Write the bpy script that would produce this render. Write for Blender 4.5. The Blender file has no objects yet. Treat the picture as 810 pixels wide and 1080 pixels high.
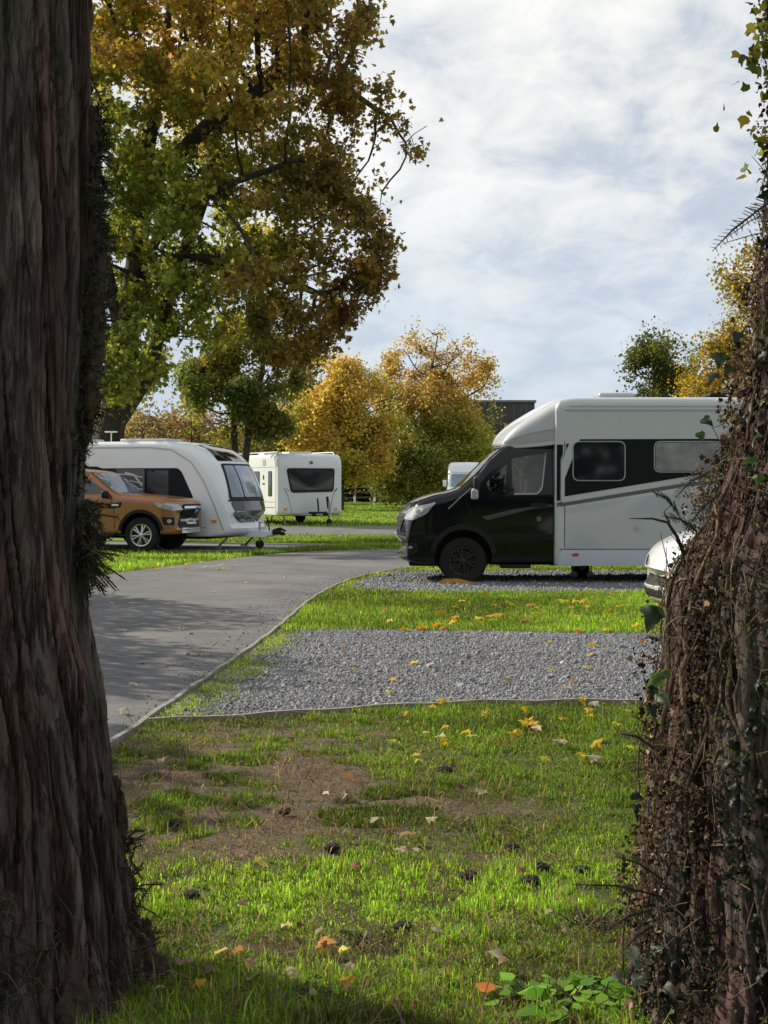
import bpy, bmesh, math, random
import numpy as np
from mathutils import Vector, Matrix
from mathutils.bvhtree import BVHTree
from mathutils.geometry import delaunay_2d_cdt
R = math.radians
rng = np.random.default_rng(7)
random.seed(7)
scene = bpy.context.scene
COL = scene.collection

# ------------------------------------------------------------------ tagging
def tag(o, label=None, cat=None, group=None, kind=None):
    if label: o['label'] = label
    if cat: o['category'] = cat
    if group: o['group'] = group
    if kind: o['kind'] = kind
    return o

def empty(name, loc=(0, 0, 0), rz=0.0):
    o = bpy.data.objects.new(name, None)
    o.empty_display_size = .2
    COL.objects.link(o)
    o.location = loc
    o.rotation_euler = (0, 0, rz)
    return o

def copy_tree(o, parent=None):
    c = o.copy()
    COL.objects.link(c)
    c.parent = parent
    for ch in list(o.children):
        copy_tree(ch, c)
    return c

# ------------------------------------------------------------------ noise
def _h(ix, iy, iz, seed):
    with np.errstate(over='ignore'):
        n = (ix.astype(np.int64) * 374761393 + iy.astype(np.int64) * 668265263 + iz.astype(np.int64) * 2147483647 + seed * 144665)
        n = (n ^ (n >> 13)) * 1274126177
        n = n ^ (n >> 16)
    return (n & 0xFFFF).astype(np.float64) / 65535.0

def vnoise(x, y, z=None, seed=0):
    x = np.asarray(x, float); y = np.asarray(y, float)
    z = np.zeros_like(x) if z is None else np.asarray(z, float)
    ix, iy, iz = np.floor(x), np.floor(y), np.floor(z)
    fx, fy, fz = x - ix, y - iy, z - iz
    fx, fy, fz = [f * f * (3 - 2 * f) for f in (fx, fy, fz)]
    r = 0
    for dx in (0, 1):
        for dy in (0, 1):
            for dz in (0, 1):
                w = (fx if dx else 1 - fx) * (fy if dy else 1 - fy) * (fz if dz else 1 - fz)
                r = r + w * _h(ix + dx, iy + dy, iz + dz, seed)
    return r

def fbm(x, y, z=None, seed=0, oct=4):
    z = np.zeros_like(np.asarray(x, float)) if z is None else z
    a, s, t = 1.0, 0, 0
    for k in range(oct):
        s = s + a * vnoise(x * 2 ** k, y * 2 ** k, z * 2 ** k, seed + k * 17)
        t += a
        a *= .5
    return s / t

def sstep(a, b, x):
    t = np.clip((x - a) / (b - a), 0, 1)
    return t * t * (3 - 2 * t)

# ------------------------------------------------------------------ materials
def new_mat(name):
    m = bpy.data.materials.new(name)
    m.use_nodes = True
    nt = m.node_tree
    return m, nt, nt.nodes['Principled BSDF'], nt.nodes['Material Output']

def pset(b, **k):
    for n, v in k.items():
        n = n.replace('_', ' ')
        if n in b.inputs:
            b.inputs[n].default_value = v

def mat(name, col, rough=.5, metal=0.0, coat=0.0, var=.12, vs=6.0, bump=0.0, bs=60.0, spec=.5, dirt=0.0, stretch=(1, 1, 1)):
    m, nt, b, out = new_mat(name)
    N, L = nt.nodes, nt.links
    pset(b, Roughness=rough, Metallic=metal, Coat_Weight=coat, Coat_Roughness=.06, Specular_IOR_Level=spec)
    tc = N.new('ShaderNodeTexCoord')
    mp = N.new('ShaderNodeMapping')
    mp.inputs['Scale'].default_value = stretch
    L.new(tc.outputs['Object'], mp.inputs[0])
    nz = N.new('ShaderNodeTexNoise')
    nz.inputs['Scale'].default_value = vs
    nz.inputs['Detail'].default_value = 6
    nz.inputs['Roughness'].default_value = .65
    L.new(mp.outputs[0], nz.inputs['Vector'])
    cr = N.new('ShaderNodeValToRGB')
    c = np.array(col)
    e = cr.color_ramp.elements
    e[0].position, e[1].position = .3, .7
    e[0].color = (*np.clip(c * (1 - var), 0, 1), 1)
    e[1].color = (*np.clip(c * (1 + var), 0, 1), 1)
    L.new(nz.outputs['Fac'], cr.inputs['Fac'])
    last = cr.outputs['Color']
    if dirt:
        sx = N.new('ShaderNodeSeparateXYZ')
        L.new(tc.outputs['Object'], sx.inputs[0])
        mr = N.new('ShaderNodeMapRange')
        mr.inputs['From Min'].default_value = .2
        mr.inputs['From Max'].default_value = .9
        mr.inputs['To Min'].default_value = dirt
        mr.inputs['To Max'].default_value = dirt * .12
        L.new(sx.outputs['Z'], mr.inputs['Value'])
        n2 = N.new('ShaderNodeTexNoise')
        n2.inputs['Scale'].default_value = 3.5
        n2.inputs['Detail'].default_value = 8
        L.new(tc.outputs['Object'], n2.inputs['Vector'])
        mu = N.new('ShaderNodeMath'); mu.operation = 'MULTIPLY'
        L.new(mr.outputs[0], mu.inputs[0]); L.new(n2.outputs['Fac'], mu.inputs[1])
        mx = N.new('ShaderNodeMix'); mx.data_type = 'RGBA'
        L.new(mu.outputs[0], mx.inputs['Factor'])
        L.new(last, mx.inputs['A'])
        mx.inputs['B'].default_value = (.16, .14, .11, 1)
        last = mx.outputs['Result']
        ra = N.new('ShaderNodeMath'); ra.operation = 'MULTIPLY_ADD'
        L.new(mu.outputs[0], ra.inputs[0]); ra.inputs[1].default_value = .7; ra.inputs[2].default_value = rough
        L.new(ra.outputs[0], b.inputs['Roughness'])
    L.new(last, b.inputs['Base Color'])
    if bump:
        nb = N.new('ShaderNodeTexNoise')
        nb.inputs['Scale'].default_value = bs
        nb.inputs['Detail'].default_value = 5
        L.new(mp.outputs[0], nb.inputs['Vector'])
        bp = N.new('ShaderNodeBump')
        bp.inputs['Strength'].default_value = bump
        bp.inputs['Distance'].default_value = .02
        L.new(nb.outputs['Fac'], bp.inputs['Height'])
        L.new(bp.outputs[0], b.inputs['Normal'])
    return m

def leaf_mat(name, trans=.45, rough=.55, spec=.25, gain=1.0):
    m, nt, b, out = new_mat(name)
    N, L = nt.nodes, nt.links
    at = N.new('ShaderNodeAttribute'); at.attribute_name = 'Col'
    pset(b, Roughness=rough, Specular_IOR_Level=spec)
    L.new(at.outputs['Color'], b.inputs['Base Color'])
    if trans > 0:
        tr = N.new('ShaderNodeBsdfTranslucent')
        mu = N.new('ShaderNodeMix'); mu.data_type = 'RGBA'; mu.blend_type = 'MULTIPLY'
        mu.inputs['Factor'].default_value = 1
        L.new(at.outputs['Color'], mu.inputs['A'])
        mu.inputs['B'].default_value = (1.5 * gain, 1.5 * gain, .9 * gain, 1)
        L.new(mu.outputs['Result'], tr.inputs['Color'])
        ms = N.new('ShaderNodeMixShader')
        ms.inputs[0].default_value = trans
        L.new(b.outputs[0], ms.inputs[1]); L.new(tr.outputs[0], ms.inputs[2])
        L.new(ms.outputs[0], out.inputs['Surface'])
    return m

def attr_mat(name, rough=.85, bump=.0, bs=80.0, spec=.2, fine=.25, fs=120.0, stretch=(1, 1, 1)):
    m, nt, b, out = new_mat(name)
    N, L = nt.nodes, nt.links
    at = N.new('ShaderNodeAttribute'); at.attribute_name = 'Col'
    pset(b, Roughness=rough, Specular_IOR_Level=spec)
    tc = N.new('ShaderNodeTexCoord')
    mp = N.new('ShaderNodeMapping'); mp.inputs['Scale'].default_value = stretch
    L.new(tc.outputs['Object'], mp.inputs[0])
    nz = N.new('ShaderNodeTexNoise'); nz.inputs['Scale'].default_value = fs; nz.inputs['Detail'].default_value = 5
    L.new(mp.outputs[0], nz.inputs['Vector'])
    mr = N.new('ShaderNodeMapRange')
    mr.inputs['From Min'].default_value = .3; mr.inputs['From Max'].default_value = .7
    mr.inputs['To Min'].default_value = 1 - fine; mr.inputs['To Max'].default_value = 1 + fine
    L.new(nz.outputs['Fac'], mr.inputs['Value'])
    vm = N.new('ShaderNodeVectorMath'); vm.operation = 'SCALE'
    L.new(at.outputs['Color'], vm.inputs[0]); L.new(mr.outputs[0], vm.inputs['Scale'])
    L.new(vm.outputs[0], b.inputs['Base Color'])
    if bump:
        n2 = N.new('ShaderNodeTexNoise'); n2.inputs['Scale'].default_value = bs; n2.inputs['Detail'].default_value = 6
        L.new(mp.outputs[0], n2.inputs['Vector'])
        bp = N.new('ShaderNodeBump'); bp.inputs['Strength'].default_value = bump; bp.inputs['Distance'].default_value = .02
        L.new(n2.outputs['Fac'], bp.inputs['Height']); L.new(bp.outputs[0], b.inputs['Normal'])
    return m

def glass_mat(name, tint=(.55, .62, .62), gloss=.12):
    m, nt, b, out = new_mat(name)
    N, L = nt.nodes, nt.links
    N.remove(b)
    t = N.new('ShaderNodeBsdfTransparent'); t.inputs[0].default_value = (*tint, 1)
    g = N.new('ShaderNodeBsdfGlossy'); g.inputs['Roughness'].default_value = .02
    fr = N.new('ShaderNodeFresnel'); fr.inputs['IOR'].default_value = 1.5
    ad = N.new('ShaderNodeMath'); ad.operation = 'ADD'; ad.inputs[1].default_value = gloss * .3
    nz = N.new('ShaderNodeTexNoise'); nz.inputs['Scale'].default_value = 3
    ml = N.new('ShaderNodeMath'); ml.operation = 'MULTIPLY_ADD'; ml.inputs[1].default_value = .04
    L.new(nz.outputs['Fac'], ml.inputs[0]); L.new(fr.outputs[0], ml.inputs[2]); L.new(ml.outputs[0], ad.inputs[0])
    ms = N.new('ShaderNodeMixShader')
    L.new(ad.outputs[0], ms.inputs[0]); L.new(t.outputs[0], ms.inputs[1]); L.new(g.outputs[0], ms.inputs[2])
    L.new(ms.outputs[0], out.inputs['Surface'])
    return m

# ------------------------------------------------------------------ mesh helpers
def np_mesh(name, V, F, m, parent=None, col=None, smooth=False):
    """F: list of (k,n) int arrays or one array; every row is a polygon."""
    V = np.asarray(V, float)
    Fs = F if isinstance(F, list) else [F]
    Fs = [np.asarray(f, np.int32) for f in Fs if len(f)]
    me = bpy.data.meshes.new(name)
    me.vertices.add(len(V))
    me.vertices.foreach_set('co', V.ravel())
    nl = sum(f.size for f in Fs)
    npol = sum(len(f) for f in Fs)
    me.loops.add(nl)
    me.polygons.add(npol)
    me.loops.foreach_set('vertex_index', np.concatenate([f.ravel() for f in Fs]))
    tot = np.concatenate([np.full(len(f), f.shape[1], np.int32) for f in Fs])
    st = np.concatenate([[0], np.cumsum(tot)[:-1]]).astype(np.int32)
    me.polygons.foreach_set('loop_start', st)
    me.polygons.foreach_set('loop_total', tot)
    if smooth:
        me.polygons.foreach_set('use_smooth', np.ones(npol, bool))
    if col is not None:
        a = me.color_attributes.new('Col', 'FLOAT_COLOR', 'POINT')
        c4 = np.ones((len(V), 4)); c4[:, :3] = col
        a.data.foreach_set('color', c4.ravel())
    me.update(calc_edges=True)
    me.validate()
    me.materials.append(m)
    o = bpy.data.objects.new(name, me)
    COL.objects.link(o)
    o.parent = parent
    return o

class MB:
    def __init__(s):
        s.v, s.f = [], []
    def add(s, vs, fs):
        b = len(s.v)
        s.v += [tuple(v) for v in vs]
        s.f += [tuple(i + b for i in f) for f in fs]
        return s
    def box(s, c, d, rot=None, bev=0.0):
        bm = bmesh.new()
        bmesh.ops.create_cube(bm, size=1)
        for v in bm.verts:
            v.co = Vector((v.co.x * d[0], v.co.y * d[1], v.co.z * d[2]))
        if bev:
            bmesh.ops.bevel(bm, geom=bm.edges[:], offset=bev, segments=3, profile=.5, affect='EDGES')
        M4 = (rot.to_4x4() if rot is not None else Matrix.Identity(4))
        vs = [(M4 @ v.co) + Vector(c) for v in bm.verts]
        bm.verts.index_update()
        fs = [[v.index for v in f.verts] for f in bm.faces]
        bm.free()
        return s.add(vs, fs)
    def tube(s, pts, r, n=8, cap=True):
        pts = [Vector(p) for p in pts]
        rs = r if hasattr(r, '__len__') else [r] * len(pts)
        vs, fs = [], []
        prev = None
        for i, p in enumerate(pts):
            d = (pts[min(i + 1, len(pts) - 1)] - pts[max(i - 1, 0)])
            if d.length < 1e-9: d = Vector((0, 0, 1))
            d.normalize()
            a = Vector((0, 0, 1)) if abs(d.z) < .9 else Vector((1, 0, 0))
            if prev is not None: a = prev
            u = (a - d * a.dot(d)).normalized()
            w = d.cross(u)
            prev = u
            for k in range(n):
                t = 2 * math.pi * k / n
                vs.append(p + (u * math.cos(t) + w * math.sin(t)) * rs[i])
        for i in range(len(pts) - 1):
            for k in range(n):
                k2 = (k + 1) % n
                fs.append((i * n + k, i * n + k2, (i + 1) * n + k2, (i + 1) * n + k))
        if cap:
            fs.append(tuple(range(n))[::-1])
            fs.append(tuple((len(pts) - 1) * n + k for k in range(n)))
        return s.add(vs, fs)
    def lathe(s, prof, c=(0, 0, 0), n=40, axis='y'):
        """prof: list of (radius, along)"""
        vs, fs = [], []
        for r_, a in prof:
            for k in range(n):
                t = 2 * math.pi * k / n
                q = (r_ * math.cos(t), a, r_ * math.sin(t)) if axis == 'y' else ((r_ * math.cos(t), r_ * math.sin(t), a) if axis == 'z' else (a, r_ * math.cos(t), r_ * math.sin(t)))
                vs.append(Vector(q) + Vector(c))
        for i in range(len(prof) - 1):
            for k in range(n):
                k2 = (k + 1) % n
                fs.append((i * n + k, i * n + k2, (i + 1) * n + k2, (i + 1) * n + k))
        return s.add(vs, fs)
    def prism(s, poly, a0, a1, axis='y'):
        n = len(poly)
        def q(p, a):
            return (p[0], a, p[1]) if axis == 'y' else ((a, p[0], p[1]) if axis == 'x' else (p[0], p[1], a))
        vs = [q(p, a0) for p in poly] + [q(p, a1) for p in poly]
        fs = [tuple(range(n)), tuple(range(2 * n - 1, n - 1, -1))]
        fs += [(i, i + n, (i + 1) % n + n, (i + 1) % n) for i in range(n)]
        return s.add(vs, fs)
    def build(s, name, m, parent=None, smooth=True, ang=35):
        me = bpy.data.meshes.new(name)
        me.from_pydata(s.v, [], s.f)
        me.validate()
        bm = bmesh.new(); bm.from_mesh(me)
        bmesh.ops.recalc_face_normals(bm, faces=bm.faces[:])
        bm.to_mesh(me); bm.free()
        if smooth:
            for p in me.polygons: p.use_smooth = True
            me.set_sharp_from_angle(angle=R(ang))
        me.materials.append(m)
        o = bpy.data.objects.new(name, me)
        COL.objects.link(o)
        o.parent = parent
        return o

# ---- lofted vehicle bodies ------------------------------------------------
def pchip(xs, ys, q):
    xs, ys = np.asarray(xs, float), np.asarray(ys, float)
    h = np.diff(xs); d = np.diff(ys) / h
    m = np.zeros(len(xs))
    for i in range(1, len(xs) - 1):
        if d[i - 1] * d[i] > 0:
            w1, w2 = 2 * h[i] + h[i - 1], h[i] + 2 * h[i - 1]
            m[i] = (w1 + w2) / (w1 / d[i - 1] + w2 / d[i])
    m[0], m[-1] = d[0], d[-1]
    i = np.clip(np.searchsorted(xs, q) - 1, 0, len(xs) - 2)
    t = (q - xs[i]) / h[i]
    t2, t3 = t * t, t * t * t
    return (2 * t3 - 3 * t2 + 1) * ys[i] + (t3 - 2 * t2 + t) * h[i] * m[i] + (-2 * t3 + 3 * t2) * ys[i + 1] + (t3 - t2) * h[i] * m[i + 1]

def loft(name, st, m, parent, tumble=None, bow=None, step=.06, crown=.02, ang=40, p=2):
    """st rows: x, z_bottom, z_top, half_width, r_top, r_bottom (x increasing)."""
    st = np.array(sorted(st), float)
    q = np.unique(np.concatenate([np.arange(st[0, 0], st[-1, 0], step), st[:, 0]]))
    A = [pchip(st[:, 0], st[:, k], q) for k in range(1, 6)]
    rings = []
    for i, x in enumerate(q):
        zb, zt, w, rt, rb = [a[i] for a in A]
        hgt = zt - zb
        rt = min(rt, hgt * .48, w * .9); rb = min(rb, hgt * .48, w * .9)
        pts = [(0, zb), ((w - rb) * .5, zb)]
        for k in range(5):
            t = math.pi / 2 * k / 4
            pts.append((w - rb + rb * math.sin(t), zb + rb - rb * math.cos(t)))
        for k in range(1, 12):
            pts.append((w, zb + rb + (hgt - rt - rb) * k / 12))
        for k in range(7):
            t = math.pi / 2 * k / 6
            pts.append((w - rt + rt * math.cos(t), zt - rt + rt * math.sin(t)))
        for f in (.66, .33):
            pts.append(((w - rt) * f, zt + crown * (1 - f * f)))
        pts.append((0, zt + crown))
        half = []
        for (y, z) in pts:
            if tumble: y *= tumble(z)
            xx = x
            if bow: xx = x - bow(x, z) * (abs(y) / max(st[:, 3])) ** p
            half.append((xx, y, z))
        ring = half + [(a, -b, c) for (a, b, c) in half[-2:0:-1]]
        rings.append(ring)
    n = len(rings[0])
    V = [v for r_ in rings for v in r_]
    F = []
    for i in range(len(rings) - 1):
        for k in range(n):
            k2 = (k + 1) % n
            F.append((i * n + k, i * n + k2, (i + 1) * n + k2, (i + 1) * n + k))
    for base, flip in ((0, True), ((len(rings) - 1) * n, False)):
        c = len(V)
        V.append(tuple(np.mean(np.array(rings[0 if flip else -1]), axis=0)))
        for k in range(n):
            k2 = (k + 1) % n
            F.append((base + k2, base + k, c) if flip else (base + k, base + k2, c))
    mb = MB(); mb.add(V, F)
    o = mb.build(name, m, parent, True, ang)
    o['_'] = 0
    del o['_']
    BV[o.name] = BVHTree.FromPolygons([Vector(v.co) for v in o.data.vertices], [tuple(p.vertices) for p in o.data.polygons])
    return o
BV = {}

def cut(o, cutters, mats):
    """boolean difference; cutters: list of (MB, material)."""
    tmp = []
    for mb, m in cutters:
        c = mb.build('cutter', m, None, False)
        md = o.modifiers.new('b', 'BOOLEAN')
        md.operation = 'DIFFERENCE'; md.solver = 'EXACT'; md.object = c
        try: md.material_mode = 'TRANSFER'
        except Exception: pass
        c.parent = o.parent
        tmp.append(c)
    root = o
    while root.parent: root = root.parent
    bpy.context.view_layer.update()
    dg = bpy.context.evaluated_depsgraph_get()
    me = bpy.data.meshes.new_from_object(o.evaluated_get(dg), preserve_all_data_layers=True, depsgraph=dg)
    o.modifiers.clear()
    o.data = me
    me.set_sharp_from_angle(angle=R(40))
    for c in tmp: bpy.data.objects.remove(c, do_unlink=True)
    return o

VIEW = {  # (2d->origin, direction)
    'L': (lambda a, b: Vector((a, 9, b)), Vector((0, -1, 0))),
    'R': (lambda a, b: Vector((a, -9, b)), Vector((0, 1, 0))),
    'F': (lambda a, b: Vector((9, a, b)), Vector((-1, 0, 0))),
    'B': (lambda a, b: Vector((-19, a, b)), Vector((1, 0, 0))),
    'T': (lambda a, b: Vector((a, b, 9)), Vector((0, 0, -1))),
}

def rpoly(pts, r=.05, n=5):
    """round the corners of a polygon"""
    out = []
    N = len(pts)
    for i in range(N):
        p0, p, p1 = Vector(pts[i - 1]), Vector(pts[i]), Vector(pts[(i + 1) % N])
        a, b = (p0 - p), (p1 - p)
        d = min(r, a.length * .45, b.length * .45)
        s, e = p + a.normalized() * d, p + b.normalized() * d
        for k in range(n + 1):
            t = k / n
            out.append(tuple((1 - t) ** 2 * s + 2 * t * (1 - t) * p + t * t * e))
    return out

def rect(x0, x1, z0, z1, r=.05):
    return rpoly([(x0, z0), (x1, z0), (x1, z1), (x0, z1)], r)

def circ(cx, cz, r, n=20, sy=1.0):
    return [(cx + r * math.cos(2 * math.pi * k / n), cz + r * sy * math.sin(2 * math.pi * k / n)) for k in range(n)]

def patch(name, body, poly, view, m, parent, off=.006, res=.07, maxd=1e9):
    bv = BV[body if isinstance(body, str) else body.name]
    of, dr = VIEW[view]
    P = [Vector(p) for p in poly]
    # resample the outline
    pts = []
    for i in range(len(P)):
        a, b = P[i], P[(i + 1) % len(P)]
        n = max(1, int((b - a).length / res))
        for k in range(n): pts.append(a.lerp(b, k / n))
    nb = len(pts)
    xs = [p.x for p in pts]; ys = [p.y for p in pts]
    def inside(q):
        c = False
        for i in range(nb):
            a, b = pts[i], pts[i - 1]
            if (a.y > q.y) != (b.y > q.y) and q.x < (b.x - a.x) * (q.y - a.y) / (b.y - a.y) + a.x: c = not c
        return c
    inn = []
    y = min(ys) + res
    while y < max(ys):
        x = min(xs) + res
        while x < max(xs):
            q = Vector((x, y))
            if inside(q) and min((q - p).length_squared for p in pts) > (res * .35) ** 2: inn.append(q)
            x += res
        y += res
    vs, es, fs, *_ = delaunay_2d_cdt(pts + inn, [], [list(range(nb))], 1, 1e-6)
    bm = bmesh.new()
    vm = {}
    for i, v in enumerate(vs):
        o_ = of(v.x, v.y)
        loc, nor, idx, dist = bv.ray_cast(o_, dr)
        if loc is None or dist > maxd:
            continue
        if nor.dot(dr) > 0: nor = -nor
        vm[i] = (bm.verts.new(loc + nor * off), nor)
    for f in fs:
        if all(i in vm for i in f):
            try:
                ff = bm.faces.new([vm[i][0] for i in f])
                ff.normal_update()
                if ff.normal.dot(dr) > 0: ff.normal_flip()
            except Exception: pass
    bm.verts.index_update()
    nmap = {vm[i][0]: vm[i][1] for i in vm}
    # skirt the border so that the piece reads as solid
    bed = [e for e in bm.edges if len(e.link_faces) == 1]
    low = {}
    for e in bed:
        for v in e.verts:
            if v not in low:
                low[v] = bm.verts.new(v.co - nmap[v] * (off + .004))
    for e in bed:
        a, b = e.verts
        try: bm.faces.new((a, b, low[b], low[a]))
        except Exception: pass
    me = bpy.data.meshes.new(name)
    for v in [v for v in bm.verts if not v.link_faces]: bm.verts.remove(v)
    bm.to_mesh(me); bm.free()
    for p in me.polygons: p.use_smooth = True
    me.set_sharp_from_angle(angle=R(40))
    me.materials.append(m)
    ob = bpy.data.objects.new(name, me)
    COL.objects.link(ob); ob.parent = parent
    return ob

def strip(name, body, path, w, view, m, parent, off=.004, res=.05, closed=False):
    """a narrow band laid on a body along a path"""
    P = [Vector(p) for p in path]
    if closed: P.append(P[0])
    pts = []
    for a, b in zip(P[:-1], P[1:]):
        n = max(1, int((b - a).length / res))
        for k in range(n): pts.append(a.lerp(b, k / n))
    pts.append(P[-1])
    bv = BV[body if isinstance(body, str) else body.name]
    of, dr = VIEW[view]
    rows = []
    for i, p in enumerate(pts):
        d = (pts[min(i + 1, len(pts) - 1)] - pts[max(i - 1, 0)]).normalized()
        nrm = Vector((-d.y, d.x)) * (w / 2)
        row = []
        for q in (p + nrm, p - nrm):
            loc, nor, idx, dist = bv.ray_cast(of(q.x, q.y), dr)
            if loc is None: row = None; break
            if nor.dot(dr) > 0: nor = -nor
            row.append((loc + nor * off, loc - nor * .004))
        if row: rows.append((row[0][1], row[0][0], row[1][0], row[1][1]))
    V = [v for r_ in rows for v in r_]
    F = []
    for i in range(len(rows) - 1):
        for k in range(3):
            F.append((i * 4 + k, i * 4 + k + 1, i * 4 + 5 + k, i * 4 + 4 + k))
    mb = MB(); mb.add(V, F)
    return mb.build(name, m, parent)

def wheel(parent, loc, Rt, wd, rim_r, mtyre, mrim, mdark, spokes=5, side=1, twin=False, name='wheel'):
    """tyre mesh (part) with a rim mesh (sub-part). side=+1: outer face to +y"""
    h = wd / 2
    t = MB()
    t.lathe([(rim_r, -h * .85), (rim_r + .02, -h), (Rt - .035, -h), (Rt - .008, -h * .8), (Rt, -h * .5), (Rt - .006, -h * .3), (Rt, -h * .25),
             (Rt, h * .25), (Rt - .006, h * .3), (Rt, h * .5), (Rt - .008, h * .8), (Rt - .035, h), (rim_r + .02, h), (rim_r, h * .85), (rim_r - .012, h * .5), (rim_r - .012, -h * .5), (rim_r, -h * .85)], n=48)
    w = t.build(name, mtyre, parent)
    w.location = loc
    d = MB()
    s = side
    d.lathe([(rim_r - .014, s * h * .1), (.02, s * h * .1)], n=40)
    d.build('brake_disc', mdark, w)
    r = MB()
    yo = s * h * .72
    r.lathe([(rim_r + .006, s * h * .86), (rim_r - .004, s * h * .93), (rim_r - .022, s * h * .9), (rim_r - .03, s * h * .6), (rim_r - .016, s * h * .2)], n=48)
    r.lathe([(.001, yo + s * .012), (.035, yo + s * .012), (.05, yo + s * .004), (.062, yo - s * .02), (.062, yo - s * .04)], n=24)
    for k in range(spokes):
        a0 = 2 * math.pi * (k + .25) / spokes
        offs = (-.16, .16) if twin else (0,)
        for da in offs:
            a = a0 + da
            ca, sa = math.cos(a), math.sin(a)
            ai = a0 + da * .4
            ci, si = math.cos(ai), math.sin(ai)
            w0, w1 = (.014, .02) if twin else (.026, .036)
            p0 = Vector((ci * .04, yo, si * .04)); p1 = Vector((ca * (rim_r - .015), yo - s * .004, sa * (rim_r - .015)))
            d_ = (p1 - p0).normalized(); nn = Vector((-d_.z, 0, d_.x))
            f = Vector((0, s * .02, 0))
            r.add([p0 + nn * w0, p0 - nn * w0, p1 - nn * w1, p1 + nn * w1, p0 + nn * w0 * .6 + f, p0 - nn * w0 * .6 + f, p1 - nn * w1 * .7 + f * .6, p1 + nn * w1 * .7 + f * .6],
                  [(0, 1, 2, 3), (7, 6, 5, 4), (0, 4, 5, 1), (1, 5, 6, 2), (2, 6, 7, 3), (3, 7, 4, 0)])
    r.build('rim', mrim, w, ang=30)
    return w

# ------------------------------------------------------------------ vegetation helpers
LEAF = {
    'maple': np.array([(0, -.05), (.16, .0), (.46, -.08), (.3, .2), (.52, .42), (.24, .45), (.2, .62), (0, .98), (-.2, .62), (-.24, .45), (-.52, .42), (-.3, .2), (-.46, -.08), (-.16, 0)]),
    'rough': np.array([(0, 0), (.32, .12), (.42, .5), (.14, .62), (0, 1), (-.2, .6), (-.45, .42), (-.3, .1)]),
    'oval': np.array([(0, 0), (.24, .25), (.27, .55), (0, 1), (-.27, .55), (-.24, .25)]),
    'ivy': np.array([(0, 0), (.3, -.12), (.5, .15), (.28, .4), (.16, .7), (0, 1), (-.16, .7), (-.28, .4), (-.5, .15), (-.3, -.12)]),
    'needle': np.array([(-.06, 0), (.06, 0), (.05, .8), (0, 1), (-.05, .8)]),
    'quad': np.array([(0, 0), (.3, .45), (0, 1), (-.3, .45)]),
}
def unit(v):
    return v / np.maximum(np.linalg.norm(v, axis=-1, keepdims=True), 1e-9)

def leaf_cards(P, size, col, shape='rough', up=None, tip=None, curl=.25, g=None, fan=False):
    """cards at P (n,3). tip: direction the leaf points (n,3); up: rough normal. Returns V, F, C"""
    g = g or rng
    n = len(P)
    T = LEAF[shape]
    k = len(T)
    if tip is None: tip = unit(g.normal(size=(n, 3)))
    tip = unit(np.asarray(tip, float))
    if up is None: up = g.normal(size=(n, 3))
    nz = unit(up - tip * np.sum(up * tip, 1, keepdims=True))
    sd = np.cross(tip, nz)
    z = -curl * (np.abs(T[:, 0]) * 1.2 + (T[:, 1] - .4) ** 2)
    s = np.asarray(size).reshape(-1, 1, 1) * np.ones((n, 1, 1))
    if fan:      # a mid rib vertex so that the blade folds and catches light unevenly
        T = np.concatenate([T, [[0, .38]]]); z = np.concatenate([z + .10 * curl * g.normal(size=k) * 2, [-.06 - .12 * curl]])
    V = P[:, None, :] + s * (sd[:, None, :] * T[None, :, 0, None] + tip[:, None, :] * T[None, :, 1, None] + nz[:, None, :] * z[None, :, None])
    if fan:
        i = np.arange(n)[:, None, None] * (k + 1)
        j = np.arange(k)
        F = (i + np.stack([j, (j + 1) % k, np.full(k, k)], -1)[None]).reshape(-1, 3)
        C = np.repeat(col, k + 1, axis=0)
        C = C * (.8 + .35 * g.uniform(size=(len(C), 1)))
        return V.reshape(-1, 3), F, np.clip(C, 0, .9)
    F = np.arange(n * k).reshape(n, k)
    C = np.repeat(col, k, axis=0)
    return V.reshape(-1, 3), F, C

def space_col(att, trunk, step=.3, di=2.5, dk=.5, maxit=160, grav=0.0, g=None, limbs=None):
    g = g or rng
    nodes = [np.array(p, float) for p in trunk]
    par = [-1] + list(range(len(trunk) - 1))
    for lb in (limbs or []):
        lb = [np.array(p, float) for p in lb]
        p = int(np.argmin([np.linalg.norm(q - lb[0]) for q in nodes]))
        for a, b in zip(lb[:-1], lb[1:]):
            k = max(1, int(np.linalg.norm(b - a) / step))
            for j in range(1, k + 1):
                nodes.append(a + (b - a) * j / k); par.append(p); p = len(nodes) - 1
    A = np.array(att, float)
    near = np.full(len(A), 0); nd = np.full(len(A), 1e9)
    def upd(i0):
        nonlocal near, nd
        for i in range(i0, len(nodes)):
            d = np.linalg.norm(A - nodes[i], axis=1)
            m = d < nd
            nd[m] = d[m]; near[m] = i
    upd(0)
    for it in range(maxit):
        alive = nd > dk
        A, near, nd = A[alive], near[alive], nd[alive]
        if not len(A): break
        inf = nd < di
        if not inf.any():
            di *= 1.3
            continue
        i0 = len(nodes)
        dirs = unit(A[inf] - np.array(nodes)[near[inf]])
        ids = near[inf]
        uq, inv = np.unique(ids, return_inverse=True)
        s = np.zeros((len(uq), 3))
        np.add.at(s, inv, dirs)
        s = unit(s + g.normal(size=s.shape) * .25 + np.array([0, 0, grav]))
        have = {}
        for j, u in enumerate(uq):
            q = nodes[u] + s[j] * step
            nodes.append(q); par.append(int(u))
        upd(i0)
        if len(nodes) > 9000: break
    return np.array(nodes), np.array(par)

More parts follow.
